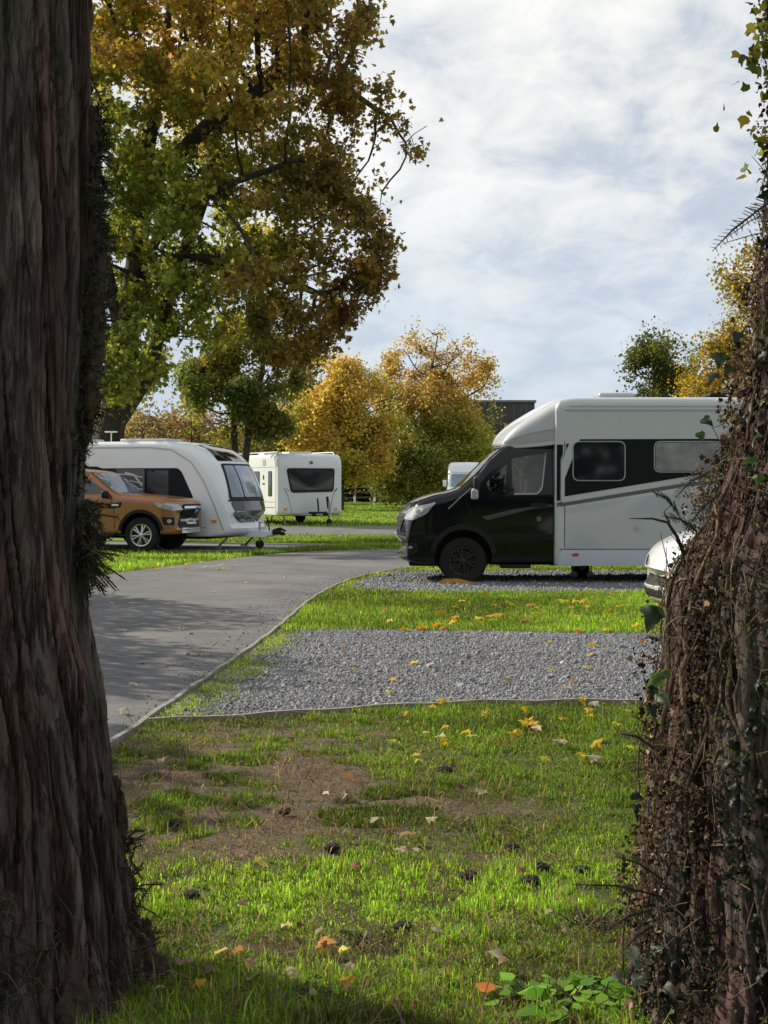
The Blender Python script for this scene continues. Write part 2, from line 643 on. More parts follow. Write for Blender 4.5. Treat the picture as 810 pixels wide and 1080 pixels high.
def branch_mesh(nodes, par, r_tip=.012, power=2.3, rmax=None, nside=6, r_trunk=None, base_flare=1.35):
    n = len(nodes)
    acc = np.zeros(n); ch = np.zeros(n, int)
    for i in range(n - 1, 0, -1):
        if ch[i] == 0: acc[i] = r_tip ** power
        acc[par[i]] += acc[i]; ch[par[i]] += 1
    r = np.maximum(acc, r_tip ** power) ** (1 / power)
    if r_trunk: r = np.where(r > r_tip * 1.01, r_tip + (r - r_tip) * (r_trunk - r_tip) / max(r[0] - r_tip, 1e-6), r)
    d = np.zeros((n, 3))
    d[1:] = unit(nodes[1:] - nodes[par[1:]]); d[0] = (0, 0, 1)
    best = {}
    for i in range(1, n):
        p = par[i]
        if p not in best or r[i] > r[best[p]]: best[p] = i
    ref = np.array([.31, .9, .3])
    u = unit(ref - d * np.sum(d * ref, 1, keepdims=True)); w = np.cross(d, u)
    e = np.arange(1, n); p = par[1:]
    main = np.array([best[p_] == i for i, p_ in zip(e, p)])
    r0 = np.where(main, r[p], np.minimum(r[p], r[e] * 1.5))
    t = np.arange(nside) / nside * 2 * np.pi
    cs, sn = np.cos(t), np.sin(t)
    du, dw = u[p].copy(), w[p].copy()
    du[~main], dw[~main] = u[e][~main], w[e][~main]
    A = nodes[p][:, None] + r0[:, None, None] * (du[:, None] * cs[None, :, None] + dw[:, None] * sn[None, :, None])
    B = nodes[e][:, None] + r[e][:, None, None] * (u[e][:, None] * cs[None, :, None] + w[e][:, None] * sn[None, :, None])
    V = np.concatenate([A, B], axis=1).reshape(-1, 3)
    base = (np.arange(len(e)) * 2 * nside)[:, None]
    k = np.arange(nside); k2 = (k + 1) % nside
    F = np.stack([base + k, base + k2, base + nside + k2, base + nside + k], axis=-1).reshape(-1, 4)
    return V, F, r, ch

def blob_points(blobs, n, g, hollow=.35):
    """blobs rows: cx,cy,cz, rx,ry,rz"""
    B = np.array(blobs, float)
    vol = B[:, 3] * B[:, 4] * B[:, 5]
    idx = g.choice(len(B), n, p=vol / vol.sum())
    v = unit(g.normal(size=(n, 3))) * (g.uniform(hollow ** 3, 1, n) ** (1 / 3))[:, None]
    return B[idx, :3] + v * B[idx, 3:6]

def make_tree(name, label, cat, trunk, blobs, natt, leaves, lsize, colfn, mbark, mleaf, r_trunk, step=.35, di=3, dk=.6, r_tip=.012, shape='rough', spread=.35, seed=1, group=None, droop=.3, thin=2.0, grav=0., crown='crown', limbs=None, dens=(.28, .56), dfreq=.9):
    g = np.random.default_rng(seed)
    base = np.array(trunk[0], float)
    root = empty(name, tuple(base))
    tag(root, label, cat, group)
    att = blob_points(blobs, natt, g)
    # densify trunk
    tr = []
    for a, b in zip(trunk[:-1], trunk[1:]):
        a, b = np.array(a, float), np.array(b, float)
        k = max(1, int(np.linalg.norm(b - a) / step))
        tr += [a + (b - a) * j / k for j in range(k)]
    tr.append(np.array(trunk[-1], float))
    nodes, par = space_col(att, tr, step, di, dk, grav=grav, g=g, limbs=limbs)
    V, F, r, ch = branch_mesh(nodes, par, r_tip=r_tip, r_trunk=r_trunk)
    np_mesh('trunk', V - base, F, mbark, root, smooth=True)
    if leaves:
        ok = np.where((r < r_tip * thin) & (np.arange(len(nodes)) > len(tr)))[0]
        # clump mask so that gaps open in the crown
        idx = g.choice(ok, leaves)
        P = nodes[idx] + g.normal(size=(leaves, 3)) * spread
        den = fbm(P[:, 0] * dfreq, P[:, 1] * dfreq, P[:, 2] * dfreq * 1.3, seed + 5, 3)
        keep = den > g.uniform(dens[0], dens[1], leaves)
        P = P[keep]
        n = len(P)
        tip = unit(g.normal(size=(n, 3)) + np.array([0, 0, -droop * 2]))
        up = unit(g.normal(size=(n, 3)) * .8 + np.array([0, 0, 1.0]))
        s = lsize * g.uniform(.6, 1.25, n)
        C = colfn(P, g)
        V, F, C = leaf_cards(P, s, C, shape, up, tip, .25, g)
        np_mesh(crown, V - base, F, mleaf, root, col=C)
    return root
# ================================================================== camera, sun, sky
cam_d = bpy.data.cameras.new('camera')
cam = bpy.data.objects.new('camera', cam_d)
COL.objects.link(cam)
cam.location = (0, 0, 1.5)
cam.rotation_euler = (R(90 - 1.11), 0, 0)
cam_d.sensor_fit = 'VERTICAL'
cam_d.sensor_height = 36.0
cam_d.lens = 50.0
cam_d.clip_start = .05
cam_d.clip_end = 5000
scene.camera = cam
scene.view_settings.view_transform = 'Standard'
scene.view_settings.look = 'None'
scene.view_settings.exposure = 0
scene.view_settings.gamma = 1
scene.cycles.max_bounces = 8
scene.cycles.transparent_max_bounces = 16

SUN_AZ, SUN_EL = R(-60), R(33)      # azimuth measured from +Y towards +X
sd = Vector((math.sin(SUN_AZ) * math.cos(SUN_EL), math.cos(SUN_AZ) * math.cos(SUN_EL), math.sin(SUN_EL)))
sun_d = bpy.data.lights.new('sun', 'SUN')
sun_d.energy = 6.0
sun_d.angle = R(.6)
sun_d.color = (1.0, .9, .74)
sun = bpy.data.objects.new('sun', sun_d)
COL.objects.link(sun)
sun.rotation_euler = (-sd).to_track_quat('-Z', 'Y').to_euler()
sun.location = sd * 60

world = bpy.data.worlds.new('World')
scene.world = world
world.use_nodes = True
nt = world.node_tree
N, L = nt.nodes, nt.links
bg = N['Background']
sky = N.new('ShaderNodeTexSky')
sky.sky_type = 'NISHITA'
sky.sun_disc = False
sky.sun_elevation = SUN_EL
sky.sun_rotation = SUN_AZ
sky.air_density = 1.0; sky.dust_density = 1.2; sky.ozone_density = 1.5
tc = N.new('ShaderNodeTexCoord')
sx = N.new('ShaderNodeSeparateXYZ'); L.new(tc.outputs['Generated'], sx.inputs[0])
def mth(op, a, b=None, c=None, clamp=False):
    n = N.new('ShaderNodeMath'); n.operation = op; n.use_clamp = clamp
    for i, v in enumerate((a, b, c)):
        if v is None: continue
        if isinstance(v, (int, float)): n.inputs[i].default_value = v
        else: L.new(v, n.inputs[i])
    return n.outputs[0]
zc = mth('MAXIMUM', sx.outputs['Z'], 0.0)
den = mth('ADD', zc, .30)
cx = N.new('ShaderNodeCombineXYZ')
L.new(mth('DIVIDE', sx.outputs['X'], den), cx.inputs[0])
L.new(mth('DIVIDE', sx.outputs['Y'], den), cx.inputs[1])
cx.inputs[2].default_value = .7
def wn(scale, detail, rough, dist, sc):
    mp = N.new('ShaderNodeMapping'); mp.inputs['Scale'].default_value = sc
    L.new(cx.outputs[0], mp.inputs[0])
    n = N.new('ShaderNodeTexNoise'); n.inputs['Scale'].default_value = scale
    n.inputs['Detail'].default_value = detail; n.inputs['Roughness'].default_value = rough
    n.inputs['Distortion'].default_value = dist
    L.new(mp.outputs[0], n.inputs['Vector'])
    return n.outputs['Fac']
n1 = wn(2.2, 9, .55, .3, (1, .75, 1))
n2 = wn(8.5, 8, .60, .4, (1, .8, 1))
up_ = N.new('ShaderNodeMapRange'); up_.interpolation_type = 'SMOOTHSTEP'
up_.inputs['From Min'].default_value = .10; up_.inputs['From Max'].default_value = .32; up_.inputs['To Min'].default_value = -.02; up_.inputs['To Max'].default_value = .030
L.new(sx.outputs['Z'], up_.inputs['Value'])
nn = mth('ADD', mth('ADD', mth('MULTIPLY', n1, .52), mth('MULTIPLY_ADD', n2, .62, -.07)), up_.outputs[0])
# cloud brightness (grey undersides -> bright tops), cover fraction
cr = N.new('ShaderNodeValToRGB')
E = cr.color_ramp.elements
E[0].position = .30; E[0].color = (.45, .51, .60, 1)
E[1].position = .64; E[1].color = (.97, .96, .91, 1)
e = E.new(.43); e.color = (.56, .61, .68, 1)
e = E.new(.53); e.color = (.80, .81, .80, 1)
L.new(nn, cr.inputs['Fac'])
# towards the horizon the sheet turns to a smooth blue grey
hz = N.new('ShaderNodeMapRange'); hz.interpolation_type = 'SMOOTHSTEP'
hz.inputs['From Min'].default_value = .02; hz.inputs['From Max'].default_value = .27
L.new(sx.outputs['Z'], hz.inputs['Value'])
hm = N.new('ShaderNodeMix'); hm.data_type = 'RGBA'
L.new(mth('MULTIPLY_ADD', hz.outputs[0], .78, .22), hm.inputs['Factor'])
hm.inputs['A'].default_value = (.53, .63, .76, 1)
L.new(cr.outputs['Color'], hm.inputs['B'])
sc_ = N.new('ShaderNodeVectorMath'); sc_.operation = 'SCALE'
L.new(hm.outputs['Result'], sc_.inputs[0]); sc_.inputs['Scale'].default_value = 11.4
mx = N.new('ShaderNodeMix'); mx.data_type = 'RGBA'
mx.inputs['Factor'].default_value = .86
L.new(sky.outputs[0], mx.inputs['A']); L.new(sc_.outputs[0], mx.inputs['B'])
L.new(mx.outputs['Result'], bg.inputs['Color'])
bg.inputs['Strength'].default_value = .1

# ================================================================== ground layout
KP = np.array([(-2.75, -6), (-1.98, 2), (-1.56, 8.06), (-1.40, 10.27), (-1.13, 14.15), (-.93, 18.4), (-.5, 22.2), (.25, 24.7), (.95, 26), (2.5, 27.2), (6, 28.1), (14, 28.9), (34, 30)], float)
def kerb_x(y):
    return pchip(KP[:, 1], KP[:, 0], np.clip(y, -6, 30))
LEFT = [(-7.2, -6), (-6.0, 8), (-5.55, 15), (-4.9, 22), (-3.9, 25.9), (-2.9, 29), (-2.2, 30.7), (-1.2, 31.9), (.5, 32.6), (6, 33.6), (34, 35.5)]
LP = np.array(LEFT)

def grass_tone(x, y):
    """albedo of the turf under the blades and a bare-earth mask"""
    n = fbm(x * 1.1, y * 1.1, seed=3, oct=4)
    n2 = fbm(x * 5, y * 5, seed=9, oct=3)
    n3 = fbm(x * 2.6, y * 1.7, seed=13, oct=4)
    bare = np.exp(-(((x + .70) / .95) ** 2 + ((y - 7.1) / 1.0) ** 2)) * 1.0
    bare = bare + .75 * np.exp(-(((x + .30) / .75) ** 2 + ((y - 6.35) / .38) ** 2))
    bare = bare + .40 * np.exp(-(((x - .2) / .9) ** 2 + ((y - 5.62) / .13) ** 2))
    bare = bare + .55 * np.exp(-(((x + .35) / .7) ** 2 + ((y - 4.5) / .12) ** 2))
    bare = bare + .45 * np.exp(-(((x - .5) / .45) ** 2 + ((y - 4.75) / .10) ** 2))
    bare = bare + .55 * np.exp(-(((x + .55) / .6) ** 2 + ((y - 8.3) / .35) ** 2))
    bare = bare + .45 * np.exp(-(((x + .9) / .35) ** 2 + ((y - 5.9) / .6) ** 2))
    bare = np.clip(bare, 0, 1.1) * sstep(.405, .53, n3 * .5 + n2 * .5) * 1.5
    bare = bare + .40 * sstep(.60, .70, n2 * .5 + n3 * .5) * (y < 9.6)
    return np.clip(bare, 0, 1), n, n2

def soil_col(x, y):
    bare, n, n2 = grass_tone(x, y)
    g = np.stack([.035 + .03 * n, .055 + .04 * n, .016 + 0 * n], -1)
    k_ = .55 + 1.0 * fbm(x * 16, y * 16, seed=14, oct=3)
    d = np.stack([.085 * k_ + .03 * n2, .064 * k_ + .02 * n2, .045 * k_ + .012 * n2], -1)
    return g * (1 - bare[..., None]) + d * bare[..., None]

m_soil = attr_mat('turf_soil', rough=.95, bump=.6, bs=55, fine=.45, fs=70)

def band(name, x0f, y0f, y1f, xmax, nx, ny, z, m, colf=None, bumpf=None, x1f=None, pw=1.6):
    u = np.linspace(0, 1, nx) ** pw
    v = np.linspace(0, 1, ny)
    U, Vv = np.meshgrid(u, v)
    X = x0f(np.full_like(U, 12.0)) + U * 3
    for _ in range(8):
        Y = y0f(X) + (y1f(X) - y0f(X)) * Vv
        xl = x0f(Y)
        X = xl + U * ((x1f(Y) if x1f else xmax) - xl)
    Z = np.full_like(X, z) + (bumpf(X, Y) if bumpf else 0)
    Vt = np.stack([X, Y, Z], -1).reshape(-1, 3)
    i = np.arange(ny - 1)[:, None] * nx + np.arange(nx - 1)[None]
    F = np.stack([i, i + 1, i + nx + 1, i + nx], -1).reshape(-1, 4)
    o = np_mesh(name, Vt, F, m, col=colf(X, Y).reshape(-1, 3) if colf else None, smooth=True)
    tag(o, kind='structure')
    return o

# far meadow -----------------------------------------------------------------
m_far, nt2, b2, o2 = new_mat('meadow')
N2, L2 = nt2.nodes, nt2.links
tcx = N2.new('ShaderNodeTexCoord')
na = N2.new('ShaderNodeTexNoise'); na.inputs['Scale'].default_value = .35; na.inputs['Detail'].default_value = 8
nb = N2.new('ShaderNodeTexNoise'); nb.inputs['Scale'].default_value = 9; nb.inputs['Detail'].default_value = 6
for q in (na, nb): L2.new(tcx.outputs['Object'], q.inputs['Vector'])
ad = N2.new('ShaderNodeMath'); ad.operation = 'MULTIPLY_ADD'; ad.inputs[1].default_value = .5
L2.new(nb.outputs['Fac'], ad.inputs[0])
hf = N2.new('ShaderNodeMath'); hf.operation = 'MULTIPLY'; hf.inputs[1].default_value = .5
L2.new(na.outputs['Fac'], hf.inputs[0]); L2.new(hf.outputs[0], ad.inputs[2])
rp = N2.new('ShaderNodeValToRGB')
rp.color_ramp.elements[0].position = .36; rp.color_ramp.elements[0].color = (.13, .19, .03, 1)
rp.color_ramp.elements[1].position = .64; rp.color_ramp.elements[1].color = (.21, .285, .05, 1)
L2.new(ad.outputs[0], rp.inputs['Fac']); L2.new(rp.outputs['Color'], b2.inputs['Base Color'])
bp = N2.new('ShaderNodeBump'); bp.inputs['Strength'].default_value = .8; bp.inputs['Distance'].default_value = .06
L2.new(nb.outputs['Fac'], bp.inputs['Height']); L2.new(bp.outputs[0], b2.inputs['Normal'])
pset(b2, Roughness=.95, Specular_IOR_Level=.1)
gm = MB()
gm.add([(-1500, -300, 0), (1500, -300, 0), (1500, 3000, 0), (-1500, 3000, 0)], [(0, 1, 2, 3)])
tag(gm.build('ground', m_far, None, False), kind='structure')

# near lawn sheet --------------------------------------------------------------
def front_edge(x):   # front edge of the grey gravel pitch
    return 8.74 + .80 * sstep(-1.9, .9, x) + .03 * np.clip(x, 0, 6)
def rear_edge(x):    # its back edge
    return 14.35 - .12 * np.clip(x, -1, 9)
def van_front(x):
    return 19.35 + 0 * x
def van_rear(x):
    return 24.2 + 0 * x
bmp = lambda x, y: .012 * grass_tone(x, y)[0] * (fbm(x * 26, y * 26, seed=25, oct=2) - .3) + .016 * fbm(x * 3.2, y * 3.2, seed=21, oct=4) + .012 * fbm(x * 14, y * 14, seed=22, oct=3) * (grass_tone(x, y)[0] * 1.2 + .2)
kx = lambda y: kerb_x(y) + .04
band('near_lawn', kx, lambda x: np.full_like(x, -3.0), lambda x: front_edge(x) - .02, 9, 190, 330, .004, m_soil, soil_col, bmp)
tone2 = lambda x, y: np.stack([.06 + .04 * fbm(x, y, seed=31), .09 + .04 * fbm(x, y, seed=31), .02 + 0 * x], -1)
band('pitch_verge', kx, rear_edge, van_front, 30, 120, 60, .006, m_soil, tone2, lambda x, y: .015 * fbm(x * 4, y * 4, seed=33))
band('back_verge', kx, van_rear, lambda x: 24.4 + 3.9 * sstep(0, 6, x) + .04 * x, 30, 80, 30, .006, m_soil, tone2)

# road -------------------------------------------------------------------------
m_road, nr, br, orr = new_mat('asphalt')
Nr, Lr = nr.nodes, nr.links
tr_ = Nr.new('ShaderNodeTexCoord')
def rn(scale, det=6, rough=.6):
    q = Nr.new('ShaderNodeTexNoise'); q.inputs['Scale'].default_value = scale; q.inputs['Detail'].default_value = det; q.inputs['Roughness'].default_value = rough
    Lr.new(tr_.outputs['Object'], q.inputs['Vector']); return q.outputs['Fac']
def rmath(op, a, bb, cc=None):
    q = Nr.new('ShaderNodeMath'); q.operation = op
    for k, v in enumerate((a, bb, cc)):
        if v is None: continue
        if isinstance(v, (int, float)): q.inputs[k].default_value = v
        else: Lr.new(v, q.inputs[k])
    return q.outputs[0]
f_ = rmath('ADD', rmath('MULTIPLY', rn(.6, 10, .74), .60), rmath('ADD', rmath('MULTIPLY', rn(11, 8, .85), .38), rmath('MULTIPLY', rn(70, 4, .85), .34)))
rr_ = Nr.new('ShaderNodeValToRGB')
rr_.color_ramp.elements[0].position = .50; rr_.color_ramp.elements[0].color = (.055, .056, .063, 1)
rr_.color_ramp.elements[1].position = .80; rr_.color_ramp.elements[1].color = (.195, .192, .19, 1)
Lr.new(f_, rr_.inputs['Fac']); Lr.new(rr_.outputs['Color'], br.inputs['Base Color'])
bpr = Nr.new('ShaderNodeBump'); bpr.inputs['Strength'].default_value = .6; bpr.inputs['Distance'].default_value = .012
Lr.new(rn(110, 4, .8), bpr.inputs['Height']); Lr.new(bpr.outputs[0], br.inputs['Normal'])
pset(br, Roughness=.85, Specular_IOR_Level=.35)
def road_mesh(name, A, B, z, m, crown=.025):
    V, F = [], []
    for a, b in zip(A, B):
        for t in np.linspace(0, 1, 7):
            V.append((a[0] + (b[0] - a[0]) * t, a[1] + (b[1] - a[1]) * t, z + crown * math.sin(math.pi * t)))
    for i in range(len(A) - 1):
        for k in range(6):
            F.append((i * 7 + k, i * 7 + k + 1, i * 7 + 8 + k, i * 7 + 7 + k))
    o = MB().add(V, F).build(name, m)
    tag(o, kind='structure')
    return o
ts = np.linspace(0, 1, 90)
def poly_at(P, t):
    s = np.concatenate([[0], np.cumsum(np.linalg.norm(np.diff(P, axis=0), axis=1))]); s /= s[-1]
    return np.stack([pchip(s, P[:, 0], t), pchip(s, P[:, 1], t)], -1)
road_mesh('road', poly_at(LP, ts), poly_at(KP, ts), .012, m_road)
road_mesh('back_road', [(-60, 50.5), (-10, 50.5), (40, 50.5)], [(-60, 41), (-10, 41), (40, 41)], .01, m_road)

# kerb along the road and the timber edging of the pitch --------------------------
m_conc = mat('concrete_edging', (.21, .205, .185), rough=.9, var=.35, vs=9, bump=.3)
m_timber = mat('edging_timber', (.26, .23, .19), rough=.85, var=.3, vs=12, bump=.3, stretch=(1, 6, 6))
def kerb_line(name, P, w, h, m):
    P = np.asarray(P)
    V, F = [], []
    for i, p in enumerate(P):
        d = unit(P[min(i + 1, len(P) - 1)] - P[max(i - 1, 0)])
        n = np.array([-d[1], d[0]]) * w / 2
        hh = h + .006 * math.sin(i * 1.7) * (h < .1)
        for s, z in ((1, 0), (1, hh), (-1, hh), (-1, 0)):
            V.append((p[0] + n[0] * s, p[1] + n[1] * s, z))
    for i in range(len(P) - 1):
        for k in range(3):
            F.append((i * 4 + k, i * 4 + k + 1, i * 4 + 5 + k, i * 4 + 4 + k))
    o = MB().add(V, F).build(name, m, ang=25)
    tag(o, kind='structure')
ksub = KP[(KP[:, 1] < 29.5)]
kerb_line('kerb', poly_at(ksub, np.linspace(0, 1, 160)), .036, .038, m_conc)
xs = np.linspace(-1.46, 9, 60)
kerb_line('pitch_edging', np.stack([xs, front_edge(xs)], -1), .03, .05, m_timber)

# gravel pitches -----------------------------------------------------------------
m_gravel = mat('gravel_bed', (.17, .175, .19), rough=.95, var=.45, vs=30, bump=1.0, bs=45)
def gravel_bump(x, y):
    return .012 * fbm(x * 2.5, y * 2.5, seed=41) + .004 * vnoise(x * 26, y * 26, seed=42)
band('gravel_pitch', kx, lambda x: front_edge(x) + .015, lambda x: rear_edge(x) + .08, 9, 190, 150, .008, m_gravel, None, gravel_bump)
band('gravel_pitch', lambda y: kerb_x(y) + .12 + .9 * sstep(20.6, 19, y) * 1.2, van_front, van_rear, 26, 120, 70, .010, m_gravel, None, gravel_bump)
road_mesh('caravan_pitch', [(-16, 33.2), (-8, 31.8), (-3.0, 31.3)], [(-15, 38.6), (-7, 37.4), (-.9, 35.6)], .006, m_gravel, 0.0)

def stones(name, n, xr, yr, okf, size, z, seed):
    g = np.random.default_rng(seed)
    X = g.uniform(*xr, n); Y = g.uniform(*yr, n)
    k = okf(X, Y, g); X, Y = X[k], Y[k]; n = len(X)
    base = np.array([(sx_, sy_, sz_) for sx_ in (-1, 1) for sy_ in (-1, 1) for sz_ in (-1, 1)], float) * .5
    s = size * g.lognormal(0, .42, n)
    V = base[None] * s[:, None, None] * g.uniform(.55, 1.1, (n, 1, 3)) * np.array([1, 1, .6])
    V = V + g.normal(size=(n, 8, 3)) * (s * .11)[:, None, None]
    q = g.normal(size=(n, 4)); q /= np.linalg.norm(q, axis=1, keepdims=True)
    w, x, y, zq = q.T
    Rm = np.stack([1 - 2 * (y * y + zq * zq), 2 * (x * y - zq * w), 2 * (x * zq + y * w), 2 * (x * y + zq * w), 1 - 2 * (x * x + zq * zq), 2 * (y * zq - x * w), 2 * (x * zq - y * w), 2 * (y * zq + x * w), 1 - 2 * (x * x + y * y)], -1).reshape(n, 3, 3)
    V = np.einsum('nij,nkj->nki', Rm, V)
    V[:, :, 0] += X[:, None]; V[:, :, 1] += Y[:, None]; V[:, :, 2] += (z + gravel_bump(X, Y) + s * .22)[:, None]
    f = np.array([(0, 1, 3, 2), (4, 6, 7, 5), (0, 4, 5, 1), (2, 3, 7, 6), (0, 2, 6, 4), (1, 5, 7, 3)])
    F = (np.arange(n)[:, None, None] * 8 + f[None]).reshape(-1, 4)
    b = g.lognormal(-.06, .24, n)[:, None] * (.8 + .4 * fbm(X * .8, Y * 1.6, seed=seed + 2))[:, None]
    t = g.uniform(0, 1, n)[:, None]
    C = (np.array([.185, .20, .23]) * t + np.array([.225, .222, .222]) * (1 - t)) * b
    o = np_mesh(name, V.reshape(-1, 3), F, m_stone, col=np.repeat(np.clip(C, .02, .6), 8, 0))
    tag(o, kind='stuff')
    o['label'] = 'loose blue grey gravel chippings covering the pitch'
    return o
m_stone = attr_mat('stone_chip', rough=.85, fine=.2, fs=90, spec=.3)
def in_pitch(x, y, g):
    e = x - kerb_x(y)
    mossy = sstep(.12, .55, e + .25 * (fbm(x * 2, y * 2, seed=51) - .5) * 2)
    return (y > front_edge(x) + .03) & (y < rear_edge(x) + .09 * g.normal(size=len(x))) & (e > .05) & (g.uniform(size=len(x)) < mossy)
stones('gravel_stones', 280000, (-1.7, 4.0), (8.6, 14.6), in_pitch, .0100, .012, 5)
def on_drive(x, y, g):
    e = kerb_x(y) - x
    return (e > .03) & (g.uniform(size=len(x)) < np.exp(-e / .35) + .06)
stones('road_grit', 16000, (-5.5, .2), (7.5, 24), on_drive, .008, .012, 8)
def in_van(x, y, g):
    return (x > kerb_x(y) + .25 + .9 * sstep(20.6, 19.3, y)) & (y > 19.45 + .15 * g.normal(size=len(x)) * .5) & (y < 24.1)
stones('gravel_stones', 90000, (-.6, 7.5), (19.3, 24.2), in_van, .016, .014, 6)

# ---------------------------------------------------------------- grass blades
def blades(name, X, Y, h, w, C, seed, z0=.006, lean=.45, label=None, bumpz=None):
    g = np.random.default_rng(seed)
    n = len(X)
    a = g.uniform(0, 2 * np.pi, n)
    side = np.stack([np.cos(a), np.sin(a), np.zeros(n)], -1)
    b = g.uniform(0, 2 * np.pi, n)
    ld = np.stack([np.cos(b), np.sin(b), np.zeros(n)], -1)
    ln = np.abs(g.normal(size=n)) * lean
    P = np.stack([X, Y, z0 + (bumpz(X, Y) if bumpz is not None else np.zeros(n))], -1)
    up = np.array([0, 0, 1.0])
    hh = h[:, None]
    mid = P + hh * (.55 * up + .35 * ld * ln[:, None])
    tipz = np.clip(1 - .5 * ln, .08, 1)
    tip = P + hh * (tipz[:, None] * up + 1.0 * ld * ln[:, None])
    ww = w[:, None] * side * .5
    V = np.stack([P - ww, P + ww, mid - ww * .8, mid + ww * .8, tip], 1)
    i = np.arange(n)[:, None] * 5
    F4 = i + np.array([0, 1, 3, 2]); F3 = i + np.array([2, 3, 4])
    Cc = np.stack([C * .55, C * .55, C * .95, C * .95, C * 1.1], 1)
    o = np_mesh(name, V.reshape(-1, 3), [F4, F3], m_blade, col=Cc.reshape(-1, 3))
    tag(o, kind='stuff')
    if label: o['label'] = label
    return o
m_blade = leaf_mat('grass_blade', trans=.5, rough=.5, spec=.3)
def blade_cols(n, g, dry, tone):
    hue = g.uniform(0, 1, n)[:, None]
    c = np.array([.10, .195, .02]) * hue + np.array([.175, .25, .03]) * (1 - hue)
    c = c * (.58 + 1.15 * tone[:, None]) * g.lognormal(0, .34, n)[:, None]
    st = np.array([.30, .24, .12]) * g.lognormal(0, .25, n)[:, None]
    isd = (g.uniform(size=n) < dry)[:, None]
    return np.where(isd, st, c)

def near_grass():
    g = np.random.default_rng(11)
    # sample so that the density falls off with distance
    n = 460000
    y = 2.9 + (9.9 - 2.9) * g.uniform(0, 1, n) ** 1.45
    half = .30 * y + .25
    x = g.uniform(-1, 1, n) * half
    ok = (x > kerb_x(y) + .06) & (y < front_edge(x) - .03)
    x, y = x[ok], y[ok]
    bare, nn_, n2_ = grass_tone(x, y)
    # tufting
    tuft = fbm(x * 9, y * 9, seed=61, oct=3)
    tall = fbm(x * 2.2, y * 2.2, seed=62, oct=3)
    keep = g.uniform(size=len(x)) < np.clip((1 - bare * 1.08), .03, 1) * sstep(.26, .56, tuft + .10)
    x, y, bare, tuft, tall, nn_ = [q[keep] for q in (x, y, bare, tuft, tall, nn_)]
    n = len(x)
    h = (.012 + .017 * sstep(.3, .75, tall) + .020 * sstep(.5, .8, tuft)) * g.lognormal(0, .38, n) * (1 - .45 * bare)
    front = np.exp(-((y - 3.6) / .6) ** 2)
    h = h * (1 + .8 * front * g.uniform(0, 1, n))
    w = (.0022 + .00042 * y) * g.uniform(.7, 1.4, n)
    sunlit_band = np.exp(-(((y - 5.05) / .42) ** 2)) * .35  # sunlit band across the lawn, painted as brighter blade colour
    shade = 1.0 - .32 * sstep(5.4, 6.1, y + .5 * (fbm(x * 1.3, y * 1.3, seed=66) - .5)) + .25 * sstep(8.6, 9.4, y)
    tone = np.clip(sstep(.25, .75, nn_) + sunlit_band, 0, 1.3)
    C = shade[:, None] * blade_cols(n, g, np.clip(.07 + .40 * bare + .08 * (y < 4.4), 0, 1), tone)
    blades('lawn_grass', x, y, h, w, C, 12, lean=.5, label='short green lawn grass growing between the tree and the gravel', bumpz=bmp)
    # dead stems and thatch lying flat
    n = 24000
    y = 3 + 6.6 * g.uniform(0, 1, n) ** 1.3
    x = g.uniform(-1, 1, n) * (.3 * y + .2)
    ok = (x > kerb_x(y) + .08) & (y < front_edge(x) - .05); x, y = x[ok], y[ok]
    bare, a_, b_ = grass_tone(x, y)
    k = g.uniform(size=len(x)) < .22 + .55 * bare + .5 * (y < 4.7)
    x, y = x[k], y[k]; n = len(x)
    t = g.uniform(0, 1, n)[:, None]
    C = (np.array([.28, .21, .12]) * t + np.array([.12, .075, .045]) * (1 - t)) * g.lognormal(0, .3, n)[:, None]
    blades('dead_thatch', x, y, .05 * g.lognormal(0, .4, n), .0035 * g.uniform(.7, 1.5, n) * (1 + y * .06), C, 14, z0=.016, lean=2.6, label='dry brown stems and thatch lying in the lawn', bumpz=bmp)
near_grass()

def strip_grass(name, n, xr, yf0, yf1, okf, h0, w0, seed, label, mossy=False, tonek=1.0):
    g = np.random.default_rng(seed)
    y = g.uniform(yf0, yf1, n); x = g.uniform(*xr, n)
    k = okf(x, y, g); x, y = x[k], y[k]; n = len(x)
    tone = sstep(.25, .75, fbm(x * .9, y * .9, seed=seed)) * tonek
    tuft = fbm(x * 4, y * 4, seed=seed + 3, oct=3)
    kk = g.uniform(size=n) < sstep(.18, .5, tuft + .15); x, y, tone, tuft = [q[kk] for q in (x, y, tone, tuft)]; n = len(x)
    C = blade_cols(n, g, np.full(n, .08), tone)
    if mossy: C = C * np.array([1.05, .95, .8])
    blades(name, x, y, h0 * g.lognormal(0, .3, n) * (.7 + .6 * tuft), w0 * g.uniform(.7, 1.3, n), C, seed + 1, z0=.012, lean=.55, label=label)
strip_grass('verge_grass', 120000, (-1.3, 6.6), 13.2, 19.9, lambda x, y, g: (x > kerb_x(y) + .05) & (y > rear_edge(x) + .03 * g.normal(size=len(x))) & (y < 19.45 + .12 * g.normal(size=len(x))), .05, .010, 71, 'green grass on the verge between the gravel pitch and the motorhome')
strip_grass('verge_grass', 26000, (-.4, 7.5), 23.9, 28.8, lambda x, y, g: (x > kerb_x(y) + .08), .055, .016, 75, 'green grass on the strip behind the motorhome')
def leftverge(x, y, g):
    xl = np.interp(y, LP[:8, 1], LP[:8, 0])
    return (x < xl - .05) & (y < 31.2 + .1 * (x + 8) * 0)
strip_grass('verge_grass', 60000, (-9.5, -1.8), 20, 31.0, leftverge, .07, .017, 79, 'short grass on the verge in front of the pickup')
